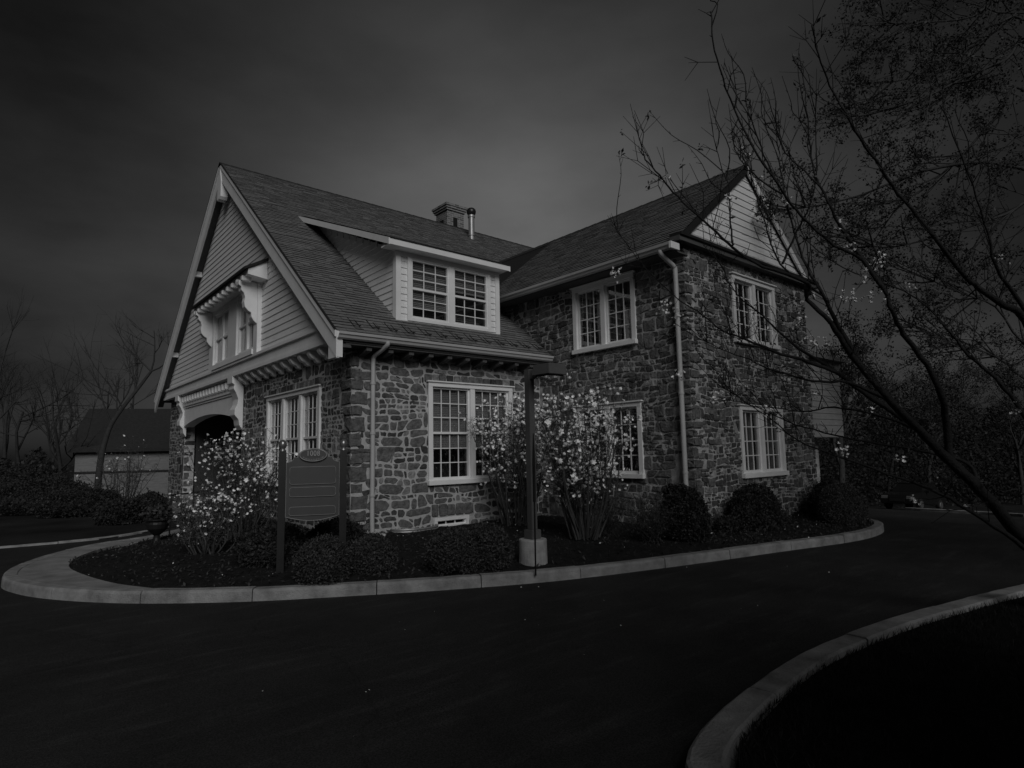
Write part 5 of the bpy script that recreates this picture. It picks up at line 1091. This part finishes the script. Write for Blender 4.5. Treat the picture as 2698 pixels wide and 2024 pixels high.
# wood behind at right
gr = 'trees in the wood behind the car park'
for i, (px, t, h, lab) in enumerate([(2215, 26, 8, 'tree with dark straight trunk right of the white bay'), (2330, 46, 10, 'bare tree behind the parked car'), (2440, 44, 10, 'bare tree right of the parked car'), (2560, 47, 11, 'dim bare tree under the right limbs'), (2680, 42, 10, 'dim bare tree at the right picture edge')]):
    p = at(px, 1180, t); bare_tree((p[0], p[1], zg(p[0])-.1), h, .16, lab, 150+i, gr, lev=4, leaves=9000, lsize=.06, spread=.5)
n = 80000; rg = np.random.default_rng(171); px = rg.uniform(2080, 3300, n); t = rg.uniform(41, 60, n); zz = rg.random(n)**1.1*(8.0+1.6*np.sin(px*.011)+1.0*np.sin(px*.033+1))
c_ = np.array([at(a, 1180, b_) for a, b_ in zip(px, t)]); c_[:, 2] = np.maximum(zz, .03)+np.array([zg(x_) for x_ in c_[:, 0]])
v, f = leaf_quads(c_, .12, rg, 1.6, .3); o = stuff(link('far_wood', npmesh('far_wood', v, f), M['pine'])); tag(o, 'dark dense wood beyond the car park at right', 'wood')

# ------------------------------------------------------------------ parked car
w0 = on_slope(1917*IW/2211, 1099*IW/2211); dirr = ray(1960*IW/2211, 1094*IW/2211); dirr = dirr[:2]/np.linalg.norm(dirr[:2])
tt = np.linspace(20, 60, 1600); cand = np.array([dirr*a for a in tt]); dist = np.hypot(*(cand-w0[:2]).T); k = np.argmin(np.abs(dist-2.65)+(tt < np.linalg.norm(w0[:2]))*9); w1_ = cand[k]
ax = (w1_-w0[:2])/np.linalg.norm(w1_-w0[:2]); lat = np.array((-ax[1], ax[0]))
if lat@(np.array([0, 10])-w0[:2]) < 0: lat = -lat          # body lies on the house side of the visible wheels
CO = np.array((w0[0], w0[1], zg(w0[0]))); car = empty('parked_car', CO); tag(car, 'dark parked car partly hidden behind the clipped hedge', 'car')
def CP(l, a, z): p = w0[:2]+ax*l+lat*a; return (p[0], p[1], z+zg(p[0]))
def ring(l, zs, a0, a1): return l
b = MB(); prof = [(-.88, .32), (-.90, .62), (-.80, .80), (-.10, .93), (.45, 1.02), (2.9, 1.05), (3.45, 1.0), (3.52, .62), (3.48, .32)]
inset = [.05, .0, .04, .05, .03, .03, .05, .0, .05]
b.prism([CP(l, -.02+i_, z) for (l, z), i_ in zip(prof, inset)], [CP(l, 1.74-i_, z) for (l, z), i_ in zip(prof, inset)]); body = b.build('body', M['car'], car, CO, bevel=.03)
b = MB(); cab = [(.35, 1.0), (1.05, 1.50), (2.55, 1.56), (3.35, 1.03)]
b.prism([CP(l, .10 if z < 1.2 else .24, z) for l, z in cab], [CP(l, 1.62 if z < 1.2 else 1.48, z) for l, z in cab]); b.build('cabin', M['carglass'], car, CO, bevel=.03)
b = MB(); b.prism([CP(l, .23, z) for l, z in ((1.0, 1.49), (2.6, 1.55), (2.6, 1.59), (1.0, 1.53))], [CP(l, 1.49, z) for l, z in ((1.0, 1.49), (2.6, 1.55), (2.6, 1.59), (1.0, 1.53))]); b.build('car_roof', M['car'], car, CO)
for l in (0, 2.65):
    for a in (0, 1.72):
        b = MB(); c0 = np.array(CP(l, a-.02 if a == 0 else a-.18, .33)); c1 = np.array(CP(l, a+.18 if a == 0 else a+.02, .33)); b.tube([c0, c0*.9+c1*.1, c1*.9+c0*.1, c1], [.30, .33, .33, .30], 20); wl = b.build('wheel', M['tyre'], car, CO)
        e0, e1 = (c0, c1) if a == 0 else (c1, c0); b = MB(); dv = (e0-e1)/np.linalg.norm(e0-e1); b.tube([e0+dv*.004, e0+dv*.02], [.21, .19], 16); b.build('rim', M['rim'], wl, CO)
for a in (.08, 1.34):
    b = MB(); b.hexa([CP(-.90, a, .60), CP(-.90, a+.32, .60), CP(-.70, a+.32, .62), CP(-.70, a, .62), CP(-.84, a, .76), CP(-.84, a+.32, .76), CP(-.66, a+.32, .80), CP(-.66, a, .80)]); b.build('headlight', M['lens'], car, CO)
b = MB(); b.hexa([CP(-.93, .5, .45), CP(-.93, 1.25, .45), CP(-.85, 1.25, .45), CP(-.85, .5, .45), CP(-.92, .5, .62), CP(-.92, 1.25, .62), CP(-.85, 1.25, .62), CP(-.85, .5, .62)]); b.build('grille', M['black'], car, CO)
for a in (-.12, 1.70):
    b = MB(); b.hexa([CP(.75, a, .98), CP(.75, a+.16, .98), CP(.87, a+.16, .98), CP(.87, a, .98), CP(.75, a, 1.12), CP(.75, a+.16, 1.12), CP(.87, a+.16, 1.12), CP(.87, a, 1.12)]); b.build('mirror', M['car'], car, CO)
